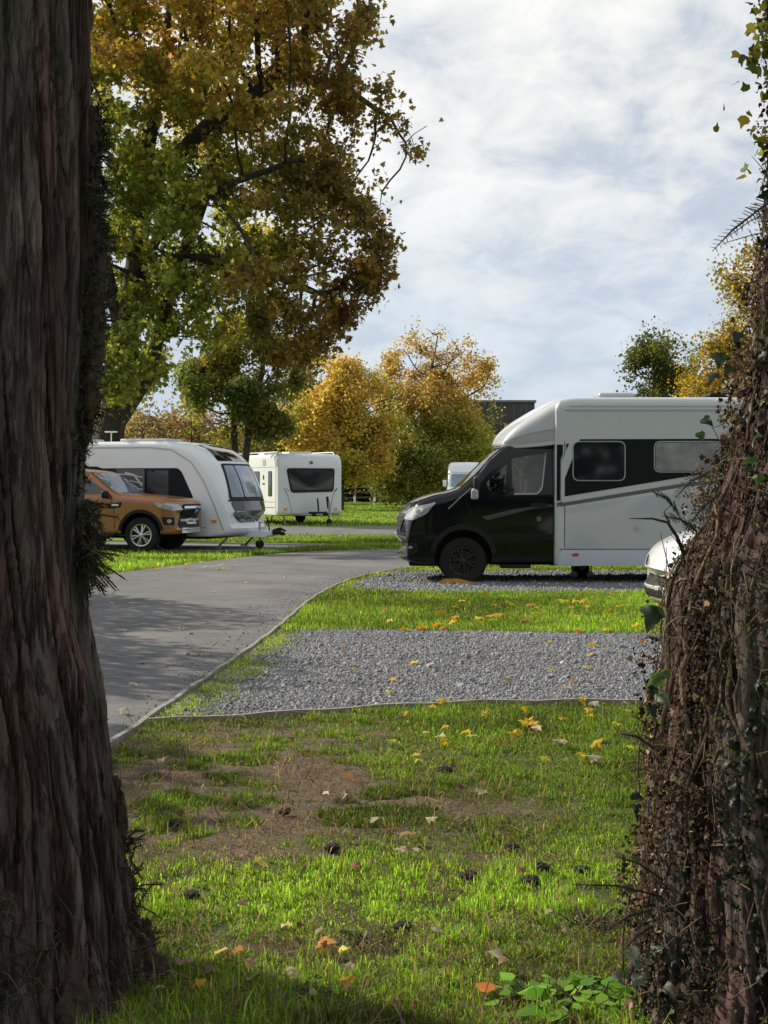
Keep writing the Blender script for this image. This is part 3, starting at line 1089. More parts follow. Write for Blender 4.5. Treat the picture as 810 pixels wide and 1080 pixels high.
strip_grass('verge_grass', 52000, (-6, 2.5), 30.0, 41.0, lambda x, y, g: ((x + 2.95 > (y - 31.3) * .49) & (y > np.interp(x, [-3, -2.2, -1.2, .5, 6], [29.6, 30.9, 32.1, 32.8, 33.8]))) | (y > np.interp(x, [-15, -7, -.9], [38.6, 37.4, 35.7])), .06, .02, 83, 'shaded grass strip between the two roads', tonek=.6)
strip_grass('far_grass', 60000, (-12, 8), 50.6, 118, lambda x, y, g: g.uniform(size=len(x)) < (62 / y), .07, .035, 87, 'bright mown grass across the far field')
def moss_ok(x, y, g):
    e = x - kerb_x(y)
    return (e > .04) & (y > front_edge(x)) & (y < rear_edge(x)) & (g.uniform(size=len(x)) < 1 - sstep(.1, .6, e + .4 * (fbm(x * 2, y * 2, seed=51) - .5)))
strip_grass('kerb_moss', 22000, (-1.6, -.4), 8.7, 14.4, moss_ok, .022, .008, 91, 'yellow green moss creeping over the gravel beside the kerb', mossy=True)
strip_grass('kerb_moss', 26000, (-2.2, 1.2), 4, 26, lambda x, y, g: (np.abs(x - kerb_x(y)) < .05 + .05 * g.uniform(size=len(x))) & (fbm(x * 3, y * 1.1, seed=57) > .47), .03, .007, 93, 'tufts of grass and moss growing over the kerb', mossy=True)
def moss_ok2(x, y, g):
    return (x > kerb_x(y) + .04) & (x < kerb_x(y) + .3 + .9 * sstep(20.6, 19.3, y))
strip_grass('kerb_moss', 9000, (-1.2, 1.0), 19.3, 24.6, moss_ok2, .04, .014, 95, 'grass creeping over the gravel beside the motorhome', mossy=True)
# ================================================================== vehicle materials
m_black = mat('black_paint', (.0035, .004, .0055), rough=.16, coat=.42, var=.1, vs=3, dirt=.0, spec=.12)
m_white = mat('white_gelcoat', (.47, .495, .515), rough=.25, coat=.6, var=.03, vs=2.5, dirt=.12)
m_white2 = mat('caravan_white', (.73, .76, .79), rough=.35, coat=.2, var=.03, vs=2.5, dirt=.2)
m_grey_w = mat('pale_grey_panel', (.40, .43, .455), rough=.22, coat=.6, var=.03, vs=2.5, dirt=.06)
m_dkpanel = mat('charcoal_graphic', (.005, .008, .009), rough=.4, coat=.05, spec=.15, var=.12, vs=4)
m_skirt = mat('skirt_blue_white', (.52, .57, .66), rough=.35, coat=.2, var=.03, dirt=.2)
m_doorstripe = mat('door_stripe_grey', (.045, .047, .048), rough=.45, var=.1)
m_grey = mat('grey_stripe', (.09, .097, .098), rough=.4, var=.1)
m_pale = mat('pale_stripe', (.55, .57, .58), rough=.4, var=.06)
m_dglass = mat('dark_glass', (.008, .010, .012), rough=.04, coat=.5, var=.3, vs=2, spec=.6)
m_dglass_b = mat('sky_reflection_glass', (.15, .205, .29), rough=.05, coat=.6, var=.35, vs=2.2, spec=.8)  # blue sky reflection painted into the glass colour
m_rubber = mat('black_rubber', (.015, .015, .016), rough=.75, var=.25, vs=20, bump=.15)
m_tyre = mat('tyre_rubber', (.012, .012, .013), rough=.85, var=.3, vs=18, bump=.2, dirt=.1, spec=.2)
m_plastic = mat('dark_plastic', (.010, .010, .011), rough=.6, var=.2, vs=20, bump=.1, spec=.25)
m_frame = mat('window_trim', (.33, .35, .36), rough=.35, var=.08)
m_chrome = mat('chrome', (.62, .63, .64), rough=.18, metal=1, var=.08)
m_alloy = mat('bright_alloy', (.6, .61, .62), rough=.3, metal=.85, var=.1)
m_balloy = mat('black_alloy', (.017, .017, .018), rough=.35, coat=.2, var=.2, spec=.3)
m_steel = mat('galvanised_steel', (.32, .33, .34), rough=.5, metal=.7, var=.2, vs=14)
m_disc = mat('brake_iron', (.05, .048, .045), rough=.6, metal=.5, var=.3, vs=14)
m_lamp = mat('lamp_lens', (.36, .38, .40), rough=.08, coat=.6, var=.25, vs=14, metal=.25)
m_lampw = mat('lamp_reflector', (.66, .68, .70), rough=.12, metal=.6, var=.1)
m_red = mat('red_lens', (.42, .03, .02), rough=.2, coat=.4, var=.1)
m_amber = mat('amber_lens', (.65, .22, .03), rough=.2, coat=.4, var=.1)
m_inner = mat('cab_lining', (.008, .012, .013), rough=.8, var=.2)
m_seat = mat('seat_cloth', (.035, .036, .038), rough=.9, var=.2, vs=30, bump=.2)
m_glass = glass_mat('clear_glass', (.40, .47, .47), .04)
m_orange = mat('copper_paint', (.27, .105, .034), rough=.3, metal=.35, coat=.7, var=.1, vs=2.5, dirt=.22)
m_blue = mat('badge_blue', (.02, .05, .2), rough=.3, var=.1)
m_plate = mat('plate_white', (.75, .75, .72), rough=.4, var=.06)
m_yel = mat('yellow_plastic', (.62, .30, .035), rough=.6, var=.2, vs=14, dirt=.25)
m_blind = mat('window_blind', (.20, .21, .215), rough=.35, coat=.8, var=.4, vs=3.5)
m_carwhite = mat('car_white_paint', (.64, .66, .69), rough=.25, coat=.7, var=.03, dirt=.15)

# ================================================================== motorhome (front to the left)
# local frame: x forward from the front axle, y to the vehicle's left, z up
def q1(zx, zy, s=3.682, ox=400, oy=400):
    return ((489 - (ox + zx / s)) / 71.4, (618 - (oy + zy / s)) / 71.4)
def q2(zx, zy): return q1(zx, zy, 3.682, 560, 400)
def q3(zx, zy): return q1(zx, zy, 5.4, 480, 410)
def q4(zx, zy): return q1(zx, zy, 6.35, 410, 460)

mh = empty('motorhome', (1.18, 22.15, 0), math.pi)
tag(mh, 'white coachbuilt motorhome with glossy black cab and charcoal window band, parked on gravel', 'motorhome')
cabst = [(1.0, .42, .72, .93, .10, .05), (.965, .37, .93, .955, .12, .06), (.90, .34, 1.10, .97, .14, .06), (.79, .325, 1.21, .985, .16, .06), (.486, .31, 1.33, 1.0, .16, .05),
         (.105, .30, 1.42, 1.0, .14, .05), (-.20, .30, 1.70, 1.0, .12, .05), (-.54, .30, 2.02, 1.0, .13, .05), (-.9, .30, 2.2, 1.0, .14, .05), (-1.36, .30, 2.24, 1.0, .14, .05)]
cab = loft('cab', cabst, m_black, mh, tumble=lambda z: 1 - .13 * max(0, z - 1.28) - .05 * max(0, .7 - z), bow=lambda x, z: .20 * max(0, min(1, (x - .25) / .7)) ** 1.5 * max(0, min(1.0, (1.55 - z) / .4)) + .12 * max(0, min(1, (.2 - abs(x + .2)) / .4)), step=.05)
# openings
def pocket(x, z, r, y0):
    return [MB().lathe([(.001, s * y0), (r, s * y0), (r, s * 3), (.001, s * 3)], c=(x, 0, z), n=48) for s in (-1, 1)]
room = MB().prism([(-.46, .62), (-.40, .90), (-.06, .92), (-.02, 1.30), (-.60, 1.94), (-.95, 2.1), (-1.50, 2.1), (-1.50, .62)], -.80, .80)
wq = [q3(180, 535), q3(300, 428), q3(290, 590), q3(208, 602)]
wm = [q3(326, 405), q3(345, 392), q3(518, 364), q3(496, 568), q3(474, 597), q3(332, 594)]
win = MB().prism(rpoly(wq, .03), -3, 3)
win2 = MB().prism(rpoly(wm, .06), -3, 3)
ws = MB().prism(rect(-.72, .72, 1.50, 1.98, .1), -.85, 1.2, axis='x')
cut(cab, [(q, m_plastic) for q in pocket(0, .40, .425, .68)] + [(room, m_inner), (win, m_inner), (win2, m_inner), (ws, m_inner)], None)
# glass
for v in ('L', 'R'):
    patch('side_window', cab, rpoly(wm, .06), v, m_glass, mh, off=.003)
    patch('quarter_window', cab, rpoly(wq, .03), v, m_glass, mh, off=.003)
patch('windscreen', cab, rpoly([(-.84, 1.47), (.84, 1.47), (.74, 2.0), (-.74, 2.0)], .08), 'F', m_glass, mh, off=.004)
strip('windscreen_surround', cab, [q1(300, 428), q1(390, 345), q1(474, 272)], .035, 'L', m_frame, mh, off=.004)
# seat and wheel inside the cab
for y in (-.42, .42):
    s = MB().box((-.80, y, .95), (.5, .48, .16), bev=.05).box((-1.02, y, 1.30), (.14, .46, .68), Matrix.Rotation(R(-8), 3, 'Y'), .05).box((-1.08, y, 1.74), (.10, .26, .20), None, .04)
    s.build('seat', m_seat, mh)
sw = MB()
c0 = Vector((-.36, -.42, 1.33)); ax = Matrix.Rotation(R(-62), 3, 'Y')
sw.tube([c0 + ax @ Vector((.19 * math.cos(t), .19 * math.sin(t), 0)) for t in np.linspace(0, 2 * math.pi, 25)], .017, 8)
sw.box(c0, (.10, .12, .04), ax, .01).box(c0, (.36, .03, .02), ax).box(c0, (.02, .36, .02), ax)
sw.build('steering_wheel', m_plastic, mh)
MB().box((-.10, 0, 1.25), (.26, 1.5, .16), None, .06).build('dashboard', m_inner, mh)
# over-cab moulding and coach body
hood = loft('overcab_moulding', [(-.50, 2.06, 2.10, .80, .02, .015), (-.545, 2.04, 2.20, .84, .07, .02), (-.66, 2.04, 2.33, .90, .12, .02), (-1.04, 2.06, 2.585, 1.01, .16, .02), (-1.25, 2.08, 2.70, 1.07, .16, .02), (-1.42, 2.10, 2.765, 1.12, .14, .02), (-1.58, 2.1, 2.775, 1.145, .12, .02)], m_white, mh,
            bow=lambda x, z: .20 * max(0, min(1, (x + 1.5) / .9)) , step=.04)
strip('moulding_crease', hood, [q3(285, 300), q3(400, 255), q3(585, 222)], .018, 'L', m_grey_w, mh, off=.008)
patch('moulding_recess_shade', hood, [q3(300, 318), q3(330, 290), q3(450, 250), q3(585, 225), q3(575, 292), q3(450, 308)], 'L', m_frame, mh, off=.003)  # grey patch paints the shade below the moulding's step
rear_x = -5.75
body = loft('coach_body', [(rear_x, .45, 2.70, 1.10, .12, .05), (rear_x + .12, .40, 2.78, 1.15, .12, .04), (-4.2, .30, 2.79, 1.15, .11, .03), (-1.7, .30, 2.79, 1.15, .11, .03), (-1.42, .30, 2.76, 1.15, .12, .03), (-1.37, .30, 2.70, 1.145, .12, .03), (-1.348, .31, 2.64, 1.12, .10, .03)], m_white, mh, step=.12)
cut(body, [(q, m_plastic) for q in pocket(-3.75, .40, .42, .68)], None)
Lx = 12000
band_poly = [q2(130, 385), q2(188, 233), (rear_x + .5, q2(0, 230)[1]), (rear_x + .5, q2(0, 330)[1]), q2(620, 375), q2(130, 455)]
for v in ('L', 'R'):
    patch('window_band', body, band_poly, v, m_dkpanel, mh, off=.004, res=.15)
    patch('side_stripe', body, [q2(112, 482), q2(135, 477), q2(600, 402), (rear_x + .4, q2(0, 352)[1]), (rear_x + .4, q2(0, 366)[1]), q2(600, 417), q2(135, 491), q2(112, 495)], v, m_grey, mh, off=.004, res=.15)
    for (a0, a1, b0, b1, gm_) in ((160, 365, 240, 395, m_dglass), (475, 735, 240, 362, m_blind), (800, 1000, 240, 395, m_dglass)):
        x0, z1 = q2(a0, b0); x1, z0 = q2(a1, b1)
        fr = patch('window', body, rect(x1, x0, z0, z1, .10), v, m_frame, mh, off=.012, res=.1)
        patch('pane', body, rect(x1 + .022, x0 - .022, z0 + .022, z1 - .022, .085), v, gm_, fr, off=.018, res=.1)
        patch('rubber_seal', body, rect(x1 + .014, x0 - .014, z0 + .014, z1 - .014, .09), v, m_rubber, fr, off=.015, res=.1)
    patch('lower_panel', body, [q2(134, 500), q2(600, 428), (rear_x + .4, q2(0, 375)[1]), (rear_x + .4, q2(0, 655)[1]), q2(134, 655)], v, m_grey_w, mh, off=.003, res=.15)
    patch('skirt', body, [q2(118, 664), (rear_x + .2, q2(0, 664)[1]), (rear_x + .2, .33), q2(104, 722), q2(104, 700)], v, m_skirt, mh, off=.016, res=.12)
    strip('skirt_seam', body, [q2(110, 660), (rear_x + .2, q2(0, 660)[1])], .012, v, m_grey, mh, off=.006, res=.2)
    strip('roof_seam', body, [(-1.55, 2.655), (rear_x + .3, 2.655)], .012, v, m_grey_w, mh, off=.006, res=.2)
    patch('marker_light', body, circ(q2(172, 0)[0], q2(0, 681)[1], .052, 16, .42), v, m_red, mh, off=.026, res=.05)
patch('pillar_panel', body, [q3(577, 318), q3(611, 318), q3(611, 372), q3(597, 402), q3(595, 634), q3(577, 640)], 'L', m_dkpanel, mh, off=.006)
patch('corner_panel', body, [q3(630, 314), q3(648, 312), q3(630, 348)], 'L', m_dkpanel, mh, off=.006)
patch('stripe_end', body, [q3(577, 650), q3(612, 642), q3(612, 662), q3(577, 672)], 'L', m_grey, mh, off=.006)
strip('body_seam', body, [q3(622, 300), q3(622, 372), q3(598, 410), q3(598, 640)], .010, 'L', m_grey, mh, off=.008)
strip('body_seam', body, [q3(622, 650), q3(622, 905)], .010, 'L', m_grey, mh, off=.008)
sh_ = patch('service_hatch', body, circ(*q2(415, 575), .055, 18), 'L', m_grey_w, mh, off=.012, res=.04)
patch('hatch_lock', body, circ(*q2(411, 577), .028, 14), 'L', m_frame, sh_, off=.018, res=.04)
# roof fittings
strip('roof_gutter', body, [(-1.5, 2.60), (rear_x + .3, 2.60)], .02, 'L', m_grey_w, mh, off=.012, res=.2)
for x, w in ((-2.35, .55), (-4.15, .8)):
    MB().box((x, 0.25, 2.845), (w, .62, .10), None, .045).build('rooflight', m_grey_w if w < .6 else m_dkpanel, mh)
# cab trim
patch('door_stripe', cab, [q3(150, 732), q3(340, 686), q3(480, 668), q3(560, 657), q3(560, 672), q3(420, 690), q3(190, 749)], 'L', m_doorstripe, mh, off=.004)
strip('door_seam', cab, [q3(60, 640), q3(85, 690), q3(110, 740), q3(200, 830), q3(214, 850), q3(216, 985)], .010, 'L', m_plastic, mh, off=.002)
strip('door_crease', cab, [q3(216, 848), q3(558, 848)], .018, 'L', m_dkpanel, mh, off=.008)
strip('door_seam', cab, [q3(216, 985), q3(558, 985)], .012, 'L', m_plastic, mh, off=.003)
strip('window_edge_glint', cab, [q3(524, 364), q3(502, 555), q3(492, 580), q3(472, 598), q3(340, 600)], .020, 'L', m_frame, mh, off=.006, res=.02)  # pale strip drawn for the reflection along the window's rear edge
hd = patch('door_handle', cab, rect(q3(532, 0)[0], q3(432, 0)[0], q3(0, 672)[1], q3(0, 652)[1], .02), 'L', m_plastic, mh, off=.03, res=.04)
patch('fuel_cap', cab, circ(*q3(482, 742), .038, 18), 'L', m_grey, mh, off=.008, res=.03)
# wheel arch mouldings, bumper trim, lights
ang_ = np.linspace(R(12), R(172), 26)
strip('arch_moulding', cab, [(.47 * math.cos(t), .40 + .47 * math.sin(t)) for t in ang_], .075, 'L', m_plastic, mh, off=.022, res=.06)
strip('arch_crease', cab, [(.0 + .66 * math.cos(t), .40 + .60 * math.sin(t)) for t in np.linspace(R(20), R(150), 20)], .016, 'L', m_dkpanel, mh, off=.01, res=.05)
strip('sill', cab, [q3(218, 1000), q3(558, 1000)], .06, 'L', m_plastic, mh, off=.012)
for v in ('L', 'R'):
    hl = patch('headlight', cab, rpoly([q4(92, 560), q4(100, 520), q4(145, 485), q4(320, 442), q4(255, 520), q4(165, 565)], .03), v, m_lamp, mh, off=.008, res=.04)
    patch('lamp_reflector', cab, rpoly([q4(130, 545), q4(170, 495), q4(235, 478), q4(215, 530), q4(175, 556)], .03), v, m_lampw, hl, off=.014, res=.03)
    patch('lamp_bowl', cab, circ(*q4(200, 508), .036, 16), v, m_frame, hl, off=.017, res=.03)
    fg = patch('fog_lamp', cab, rpoly([q4(76, 722), q4(190, 722), q4(200, 762), q4(170, 792), q4(88, 792)], .025), v, m_balloy, mh, off=.008, res=.04)
    patch('lamp_recess', cab, rpoly([q4(78, 730), q4(184, 730), q4(192, 760), q4(166, 784), q4(88, 784)], .025), v, m_plastic, fg, off=.012, res=.04)
    patch('lamp_lens', cab, circ(*q4(148, 748), .03, 14, .6), v, m_lamp, fg, off=.018, res=.03)
patch('grille', cab, rpoly([(-.56, .82), (.56, .82), (.66, 1.06), (-.66, 1.06)], .05), 'F', m_plastic, mh, off=.012)
for z in (.88, .94, 1.0):
    strip('grille_bar', cab, [(-.56, z), (.56, z)], .018, 'F', m_balloy, mh, off=.02, res=.1)
patch('badge', cab, circ(0, 1.0, .085, 20, .45), 'F', m_frame, mh, off=.03, res=.05)
patch('lower_grille', cab, rpoly([(-.6, .47), (.6, .47), (.62, .62), (-.62, .62)], .03), 'F', m_plastic, mh, off=.01)
patch('number_plate', cab, rect(-.26, .26, .64, .75, .01), 'F', m_plate, mh, off=.02)
strip('bumper_seam', cab, [q4(60, 662), q4(200, 656), q4(300, 655)], .014, 'L', m_plastic, mh, off=.004)
strip('bonnet_seam', cab, [q4(145, 480), q4(330, 440), q4(440, 470), q4(560, 330)], .010, 'L', m_plastic, mh, off=.003)
strip('bonnet_edge', cab, [q4(400, 488), q4(480, 412), q4(556, 345)], .012, 'L', m_frame, mh, off=.004)
for y, s in ((1.0, 1), (-1.0, -1)):
    x, z = q4(580, 360)
    mi = MB().box((x - .02, y + s * .10, z + .085), (.10, .17, .24), None, .04).box((x, y + s * .0, z - .06), (.06, .16, .05), None, .015)
    mi = mi.build('mirror', m_balloy, mh)
    MB().box((x + .01, y + s * .115, z - .06), (.11, .15, .17), None, .035).build('mirror_indicator', m_lamp, mi)
for x, y in ((0, .86), (0, -.86), (-3.75, .9), (-3.75, -.9)):
    wheel(mh, (x, y, .355), .355, .215, .215, m_tyre, m_balloy, m_disc, 6, 1 if y > 0 else -1, twin=True)
MB().box((-2.6, 0, .36), (2.6, 1.5, .16), None, .02).build('chassis', m_plastic, mh)
MB().box((.2, 0, .34), (1.2, 1.1, .16), None, .03).build('undertray', m_plastic, mh)
st_ = MB().box((-.78, .9, .28), (.45, .26, .05), None, .012)
st_.build('entry_step', m_plastic, mh)

# levelling ramp and water tank
rp1 = empty('levelling_ramp', (1.22, 21.2, .012), math.pi)
tag(rp1, 'yellow plastic levelling ramp under the front wheel of the motorhome', 'ramp')
wp = MB().prism([(.38, 0), (.40, .035), (.30, .08), (.12, .085), (-.05, .045), (-.25, .01), (-.25, 0)], -.10, .12)
wpo = wp.build('ramp_body', m_yel, rp1, ang=20)
for k in range(6):
    MB().box((.34 - k * .075, .015, .075 - max(0, k - 2) * .018), (.012, .21, .02), None, .004).build('tread_bar', m_yel, wpo)
wt = empty('waste_water_tank', (3.12, 22.6, .014), 0)
tag(wt, 'round dark wheeled waste water tank on the gravel under the motorhome', 'water tank')
tk = MB().lathe([(.001, -.2), (.10, -.2), (.125, -.18), (.135, -.12), (.135, .12), (.125, .18), (.10, .2), (.001, .2)], c=(0, 0, .16), n=32)
tko = tk.build('tank', m_plastic, wt)
MB().lathe([(.001, -.21), (.04, -.225), (.05, -.2), (.05, -.19)], c=(0, 0, .18), n=18).build('cap', m_steel, tko)
for x in (-.13, .13):
    MB().lathe([(.001, -.24), (.05, -.24), (.06, -.23), (.06, -.17), (.001, -.17)], c=(x, 0, .06), n=20).build('wheel', m_pale, wt)
MB().tube([(-.13, -.2, .06), (-.15, -.2, .2), (.0, -.2, .30), (.15, -.2, .2), (.13, -.2, .06)], .01, 8).build('handle', m_steel, wt)

# ================================================================== pickup
pk = empty('pickup_truck', (-5.05, 31.6, .02), R(-13))
tag(pk, 'copper orange double cab pickup truck parked beside the white touring caravan', 'pickup truck')
pst = [(.92, .50, .92, .80, .08, .06), (.89, .42, 1.08, .84, .10, .06), (.80, .40, 1.13, .88, .12, .06), (.45, .40, 1.19, .925, .12, .05), (-.1, .40, 1.235, .93, .12, .05), (-.52, .40, 1.27, .93, .10, .05),
       (-.9, .40, 1.53, .93, .10, .05), (-1.28, .40, 1.755, .93, .13, .05), (-1.6, .40, 1.80, .93, .14, .05), (-2.3, .40, 1.82, .93, .14, .05), (-2.95, .40, 1.77, .93, .14, .05), (-3.3, .40, 1.30, .93, .10, .05), (-3.6, .42, 1.24, .93, .04, .05), (-4.4, .5, 1.22, .91, .04, .05)]
pb = loft('body', pst, m_orange, pk, tumble=lambda z: 1 - .27 * max(0, z - 1.16), bow=lambda x, z: .24 * max(0, min(1, (x - .3) / .6)) ** 1.5 + .10 * max(0, min(1, (.35 - abs(x + .9)) / .5)), step=.05)
carch = pocket(0, .42, .455, .6) + pocket(-3.22, .42, .455, .6)
cut(pb, [(c_, m_plastic) for c_ in carch], None)
for v, sg in (('R', -1), ('L', 1)):
    patch('side_window', pb, rpoly([(-.72, 1.27), (-1.30, 1.64), (-1.72, 1.70), (-1.72, 1.25)], .05), v, m_dglass, pk, off=.005)
    patch('side_window', pb, rpoly([(-1.82, 1.25), (-1.82, 1.70), (-2.55, 1.68), (-2.85, 1.28)], .05), v, m_dglass, pk, off=.005)
    for x_ in (0, -3.22):
        strip('arch_flare', pb, [(x_ + .49 * math.cos(t), .42 + .49 * math.sin(t)) for t in np.linspace(R(8), R(172), 26)], .06, v, m_plastic, pk, off=.02, res=.06)
    patch('wing_vent', pb, rpoly([(-.78, 1.06), (-.42, 1.10), (-.47, .98), (-.72, .95)], .03), v, m_plastic, pk, off=.012, res=.04)
    patch('vent_badge', pb, rect(-.66, -.50, 1.015, 1.055, .01), v, m_chrome, pk, off=.018, res=.04)
    strip('door_seam', pb, [(-.72, 1.27), (-.62, 1.0), (-.60, .52)], .012, v, m_plastic, pk, off=.003)
    strip('door_seam', pb, [(-1.77, 1.70), (-1.77, .52)], .012, v, m_plastic, pk, off=.003)
    strip('door_crease', pb, [(-.62, .80), (-2.7, .78)], .02, v, m_orange, pk, off=.014)
    patch('door_handle', pb, rect(-1.70, -1.50, 1.06, 1.10, .01), v, m_plastic, pk, off=.03, res=.04)
    hl = patch('headlight', pb, rpoly([(.84, .93), (.76, 1.06), (.30, 1.09), (.42, .98), (.70, .91)], .02), v, m_lamp, pk, off=.010, res=.04)
    patch('lamp_bowl', pb, circ(.60, 1.0, .045, 16, .85), v, m_frame, hl, off=.016, res=.03)
    patch('lamp_reflector', pb, circ(.46, 1.02, .045, 14, .7), v, m_lampw, hl, off=.018, res=.03)
    fs = patch('fog_surround', pb, rpoly([(.80, .60), (.84, .76), (.48, .78), (.52, .62)], .03), v, m_plastic, pk, off=.012, res=.04)
    patch('fog_lamp', pb, circ(.64, .69, .045, 14), v, m_lamp, fs, off=.02, res=.03)
    MB().box((-.78, sg * 1.02, 1.26), (.12, .22, .17), None, .05).build('mirror', m_plastic, pk)
    MB().tube([(-.55, sg * .92, .42), (-.7, sg * 1.0, .36), (-2.6, sg * 1.0, .36), (-2.7, sg * .92, .42)], .045, 10).build('side_step', m_plastic, pk)
    MB().tube([(-1.5, sg * .62, 1.80), (-1.7, sg * .62, 1.87), (-2.6, sg * .62, 1.88), (-2.8, sg * .62, 1.80)], .022, 8).build('roof_rail', m_plastic, pk)
patch('windscreen', pb, rpoly([(-.78, 1.30), (.78, 1.30), (.66, 1.72), (-.66, 1.72)], .06), 'F', m_dglass_b, pk, off=.006)
patch('grille', pb, rpoly([(-.50, .76), (.50, .76), (.58, .98), (.52, 1.05), (-.52, 1.05), (-.58, .98)], .04), 'F', m_plastic, pk, off=.016)
strip('grille_bar', pb, [(-.52, .98), (.52, .98)], .05, 'F', m_chrome, pk, off=.03, res=.1)
strip('grille_bar', pb, [(-.48, .86), (.48, .86)], .04, 'F', m_plastic, pk, off=.03, res=.1)
bd = patch('badge', pb, circ(0, .93, .115, 22, .42), 'F', m_chrome, pk, off=.045, res=.05)
patch('badge_field', pb, circ(0, .93, .10, 22, .40), 'F', m_blue, bd, off=.05, res=.05)
patch('lower_grille', pb, rpoly([(-.58, .52), (.58, .52), (.60, .64), (-.60, .64)], .03), 'F', m_plastic, pk, off=.014)
strip('skid_plate', pb, [(-.56, .48), (.56, .48)], .09, 'F', m_alloy, pk, off=.02, res=.1)
strip('bumper_bar', pb, [(-.55, .70), (.55, .70)], .05, 'F', m_alloy, pk, off=.02, res=.1)
np_ = patch('number_plate', pb, rect(-.26, .26, .60, .71, .01), 'F', m_plate, pk, off=.035)
for k in range(7):
    if k == 4: continue
    y = -.2 + k * .068
    patch('plate_character', pb, rect(y - .02, y + .02, .625, .685, .004), 'F', m_plastic, np_, off=.038, res=.03)
MB().box((-3.8, 0, 1.02), (1.05, 1.5, .36), None, .02).build('load_cover', m_plastic, pk)
for x, y in ((0, .79), (0, -.79), (-3.22, .79), (-3.22, -.79)):
    wheel(pk, (x, y, .385), .385, .26, .245, m_tyre, m_alloy, m_disc, 6, 1 if y > 0 else -1, twin=True)

# ================================================================== touring caravan beside the pickup
cv = empty('touring_caravan', (-2.98, 33.2, .016), R(-17.8))
tag(cv, 'white touring caravan with a swept nose and panoramic black front window beside the orange pickup', 'caravan')
cst = [(-.02, .48, .86, 1.0, .12, .10), (-.04, .40, 1.02, 1.06, .14, .08), (-.16, .32, 1.42, 1.12, .18, .06), (-.42, .29, 1.92, 1.15, .22, .05), (-.62, .29, 2.12, 1.15, .22, .04), (-.95, .29, 2.32, 1.15, .2, .03), (-1.45, .29, 2.44, 1.15, .16, .03), (-2.1, .29, 2.48, 1.15, .13, .03), (-6.3, .29, 2.48, 1.15, .13, .03), (-6.5, .36, 2.38, 1.12, .13, .06), (-6.6, .5, 2.2, 1.05, .13, .08)]
cb = loft('body', cst, m_white2, cv, bow=lambda x, z: .36 * max(0, min(1, (x + 1.9) / 1.7)) ** 1.2, step=.06, p=4)
for v in ('R', 'L'):
    patch('window_band', cb, rpoly([(-1.06, 1.17), (-1.36, 1.78), (-1.46, 1.86), (-5.9, 1.86), (-5.9, 1.17)], .05), v, m_dkpanel, cv, off=.004, res=.15)
    patch('graphic_panel', cb, [(-2.30, 1.20), (-2.30, 1.84), (-3.05, 1.84), (-2.75, 1.20)], v, m_grey, cv, off=.006, res=.12)
    for z in (1.42, 1.56, 1.70):
        strip('graphic_stripe', cb, [(-2.34, z - .05), (-2.62, z), (-2.98, z + .03)], .022, v, m_pale, cv, off=.010)
    strip('graphic_stripe', cb, [(-2.36, 1.45), (-2.56, 1.70), (-2.80, 1.76)], .04, v, m_pale, cv, off=.013)
    for x0, x1 in ((-1.14, -1.62 - .62), (-3.0, -3.95), (-4.4, -5.5)):
        if x0 > -1.2:
            w_ = patch('window', cb, rpoly([(-1.66, 1.20), (-1.66, 1.83), (-2.24, 1.83), (-2.24, 1.20)], .06), v, m_rubber, cv, off=.012, res=.1)
            patch('pane', cb, rpoly([(-1.69, 1.23), (-1.69, 1.80), (-2.21, 1.80), (-2.21, 1.23)], .05), v, m_dglass, w_, off=.02, res=.1)
        else:
            w_ = patch('window', cb, rect(x1, x0, 1.20, 1.83, .07), v, m_rubber, cv, off=.012, res=.1)
            patch('pane', cb, rect(x1 + .03, x0 - .03, 1.23, 1.80, .06), v, m_dglass, w_, off=.02, res=.1)
    strip('side_seam', cb, [(-.75, .50), (-6.2, .50)], .012, v, m_grey, cv, off=.004, res=.2)
    strip('nose_edge', cb, [(-.35, .45), (-.55, 1.0), (-.80, 1.55), (-1.12, 2.0), (-1.6, 2.28), (-2.2, 2.34), (-6, 2.34)], .03, v, m_grey_w, cv, off=.012)
    patch('marker_light', cb, rect(-.62, -.50, .62, .68, .01), v, m_amber, cv, off=.015, res=.05)
sun_ = patch('roof_window', cb, rpoly([(-.86, 2.02), (.86, 2.02), (.70, 2.40), (-.70, 2.40)], .06), 'F', m_dglass, cv, off=.010)
fw = patch('front_window', cb, rpoly([(-.98, 1.13), (.98, 1.13), (.92, 1.5), (.84, 1.96), (-.84, 1.96), (-.92, 1.5)], .07), 'F', m_rubber, cv, off=.012)
for a, b in ((-.92, -.53), (-.47, .47), (.53, .92)):
    ta, tb = a * .86, b * .86
    patch('pane', cb, rpoly([(a, 1.19), (b, 1.19), (tb, 1.91), (ta, 1.91)], .05), 'F', m_dglass_b, fw, off=.022)
patch('locker_panel', cb, rpoly([(-.98, 1.10), (.98, 1.10), (.86, .80), (.55, .60), (-.55, .60), (-.86, .80)], .1), 'F', m_dglass, cv, off=.012)
strip('front_trim', cb, [(-1.0, 1.115), (1.0, 1.115)], .035, 'F', m_plastic, cv, off=.02, res=.1)
for y in (-.86, .86):
    MB().tube([(-.42, y, 1.12), (-.28, y * .97, 1.13), (-.27, y * .88, 1.12)], .016, 8).build('grab_handle', m_chrome, cv)
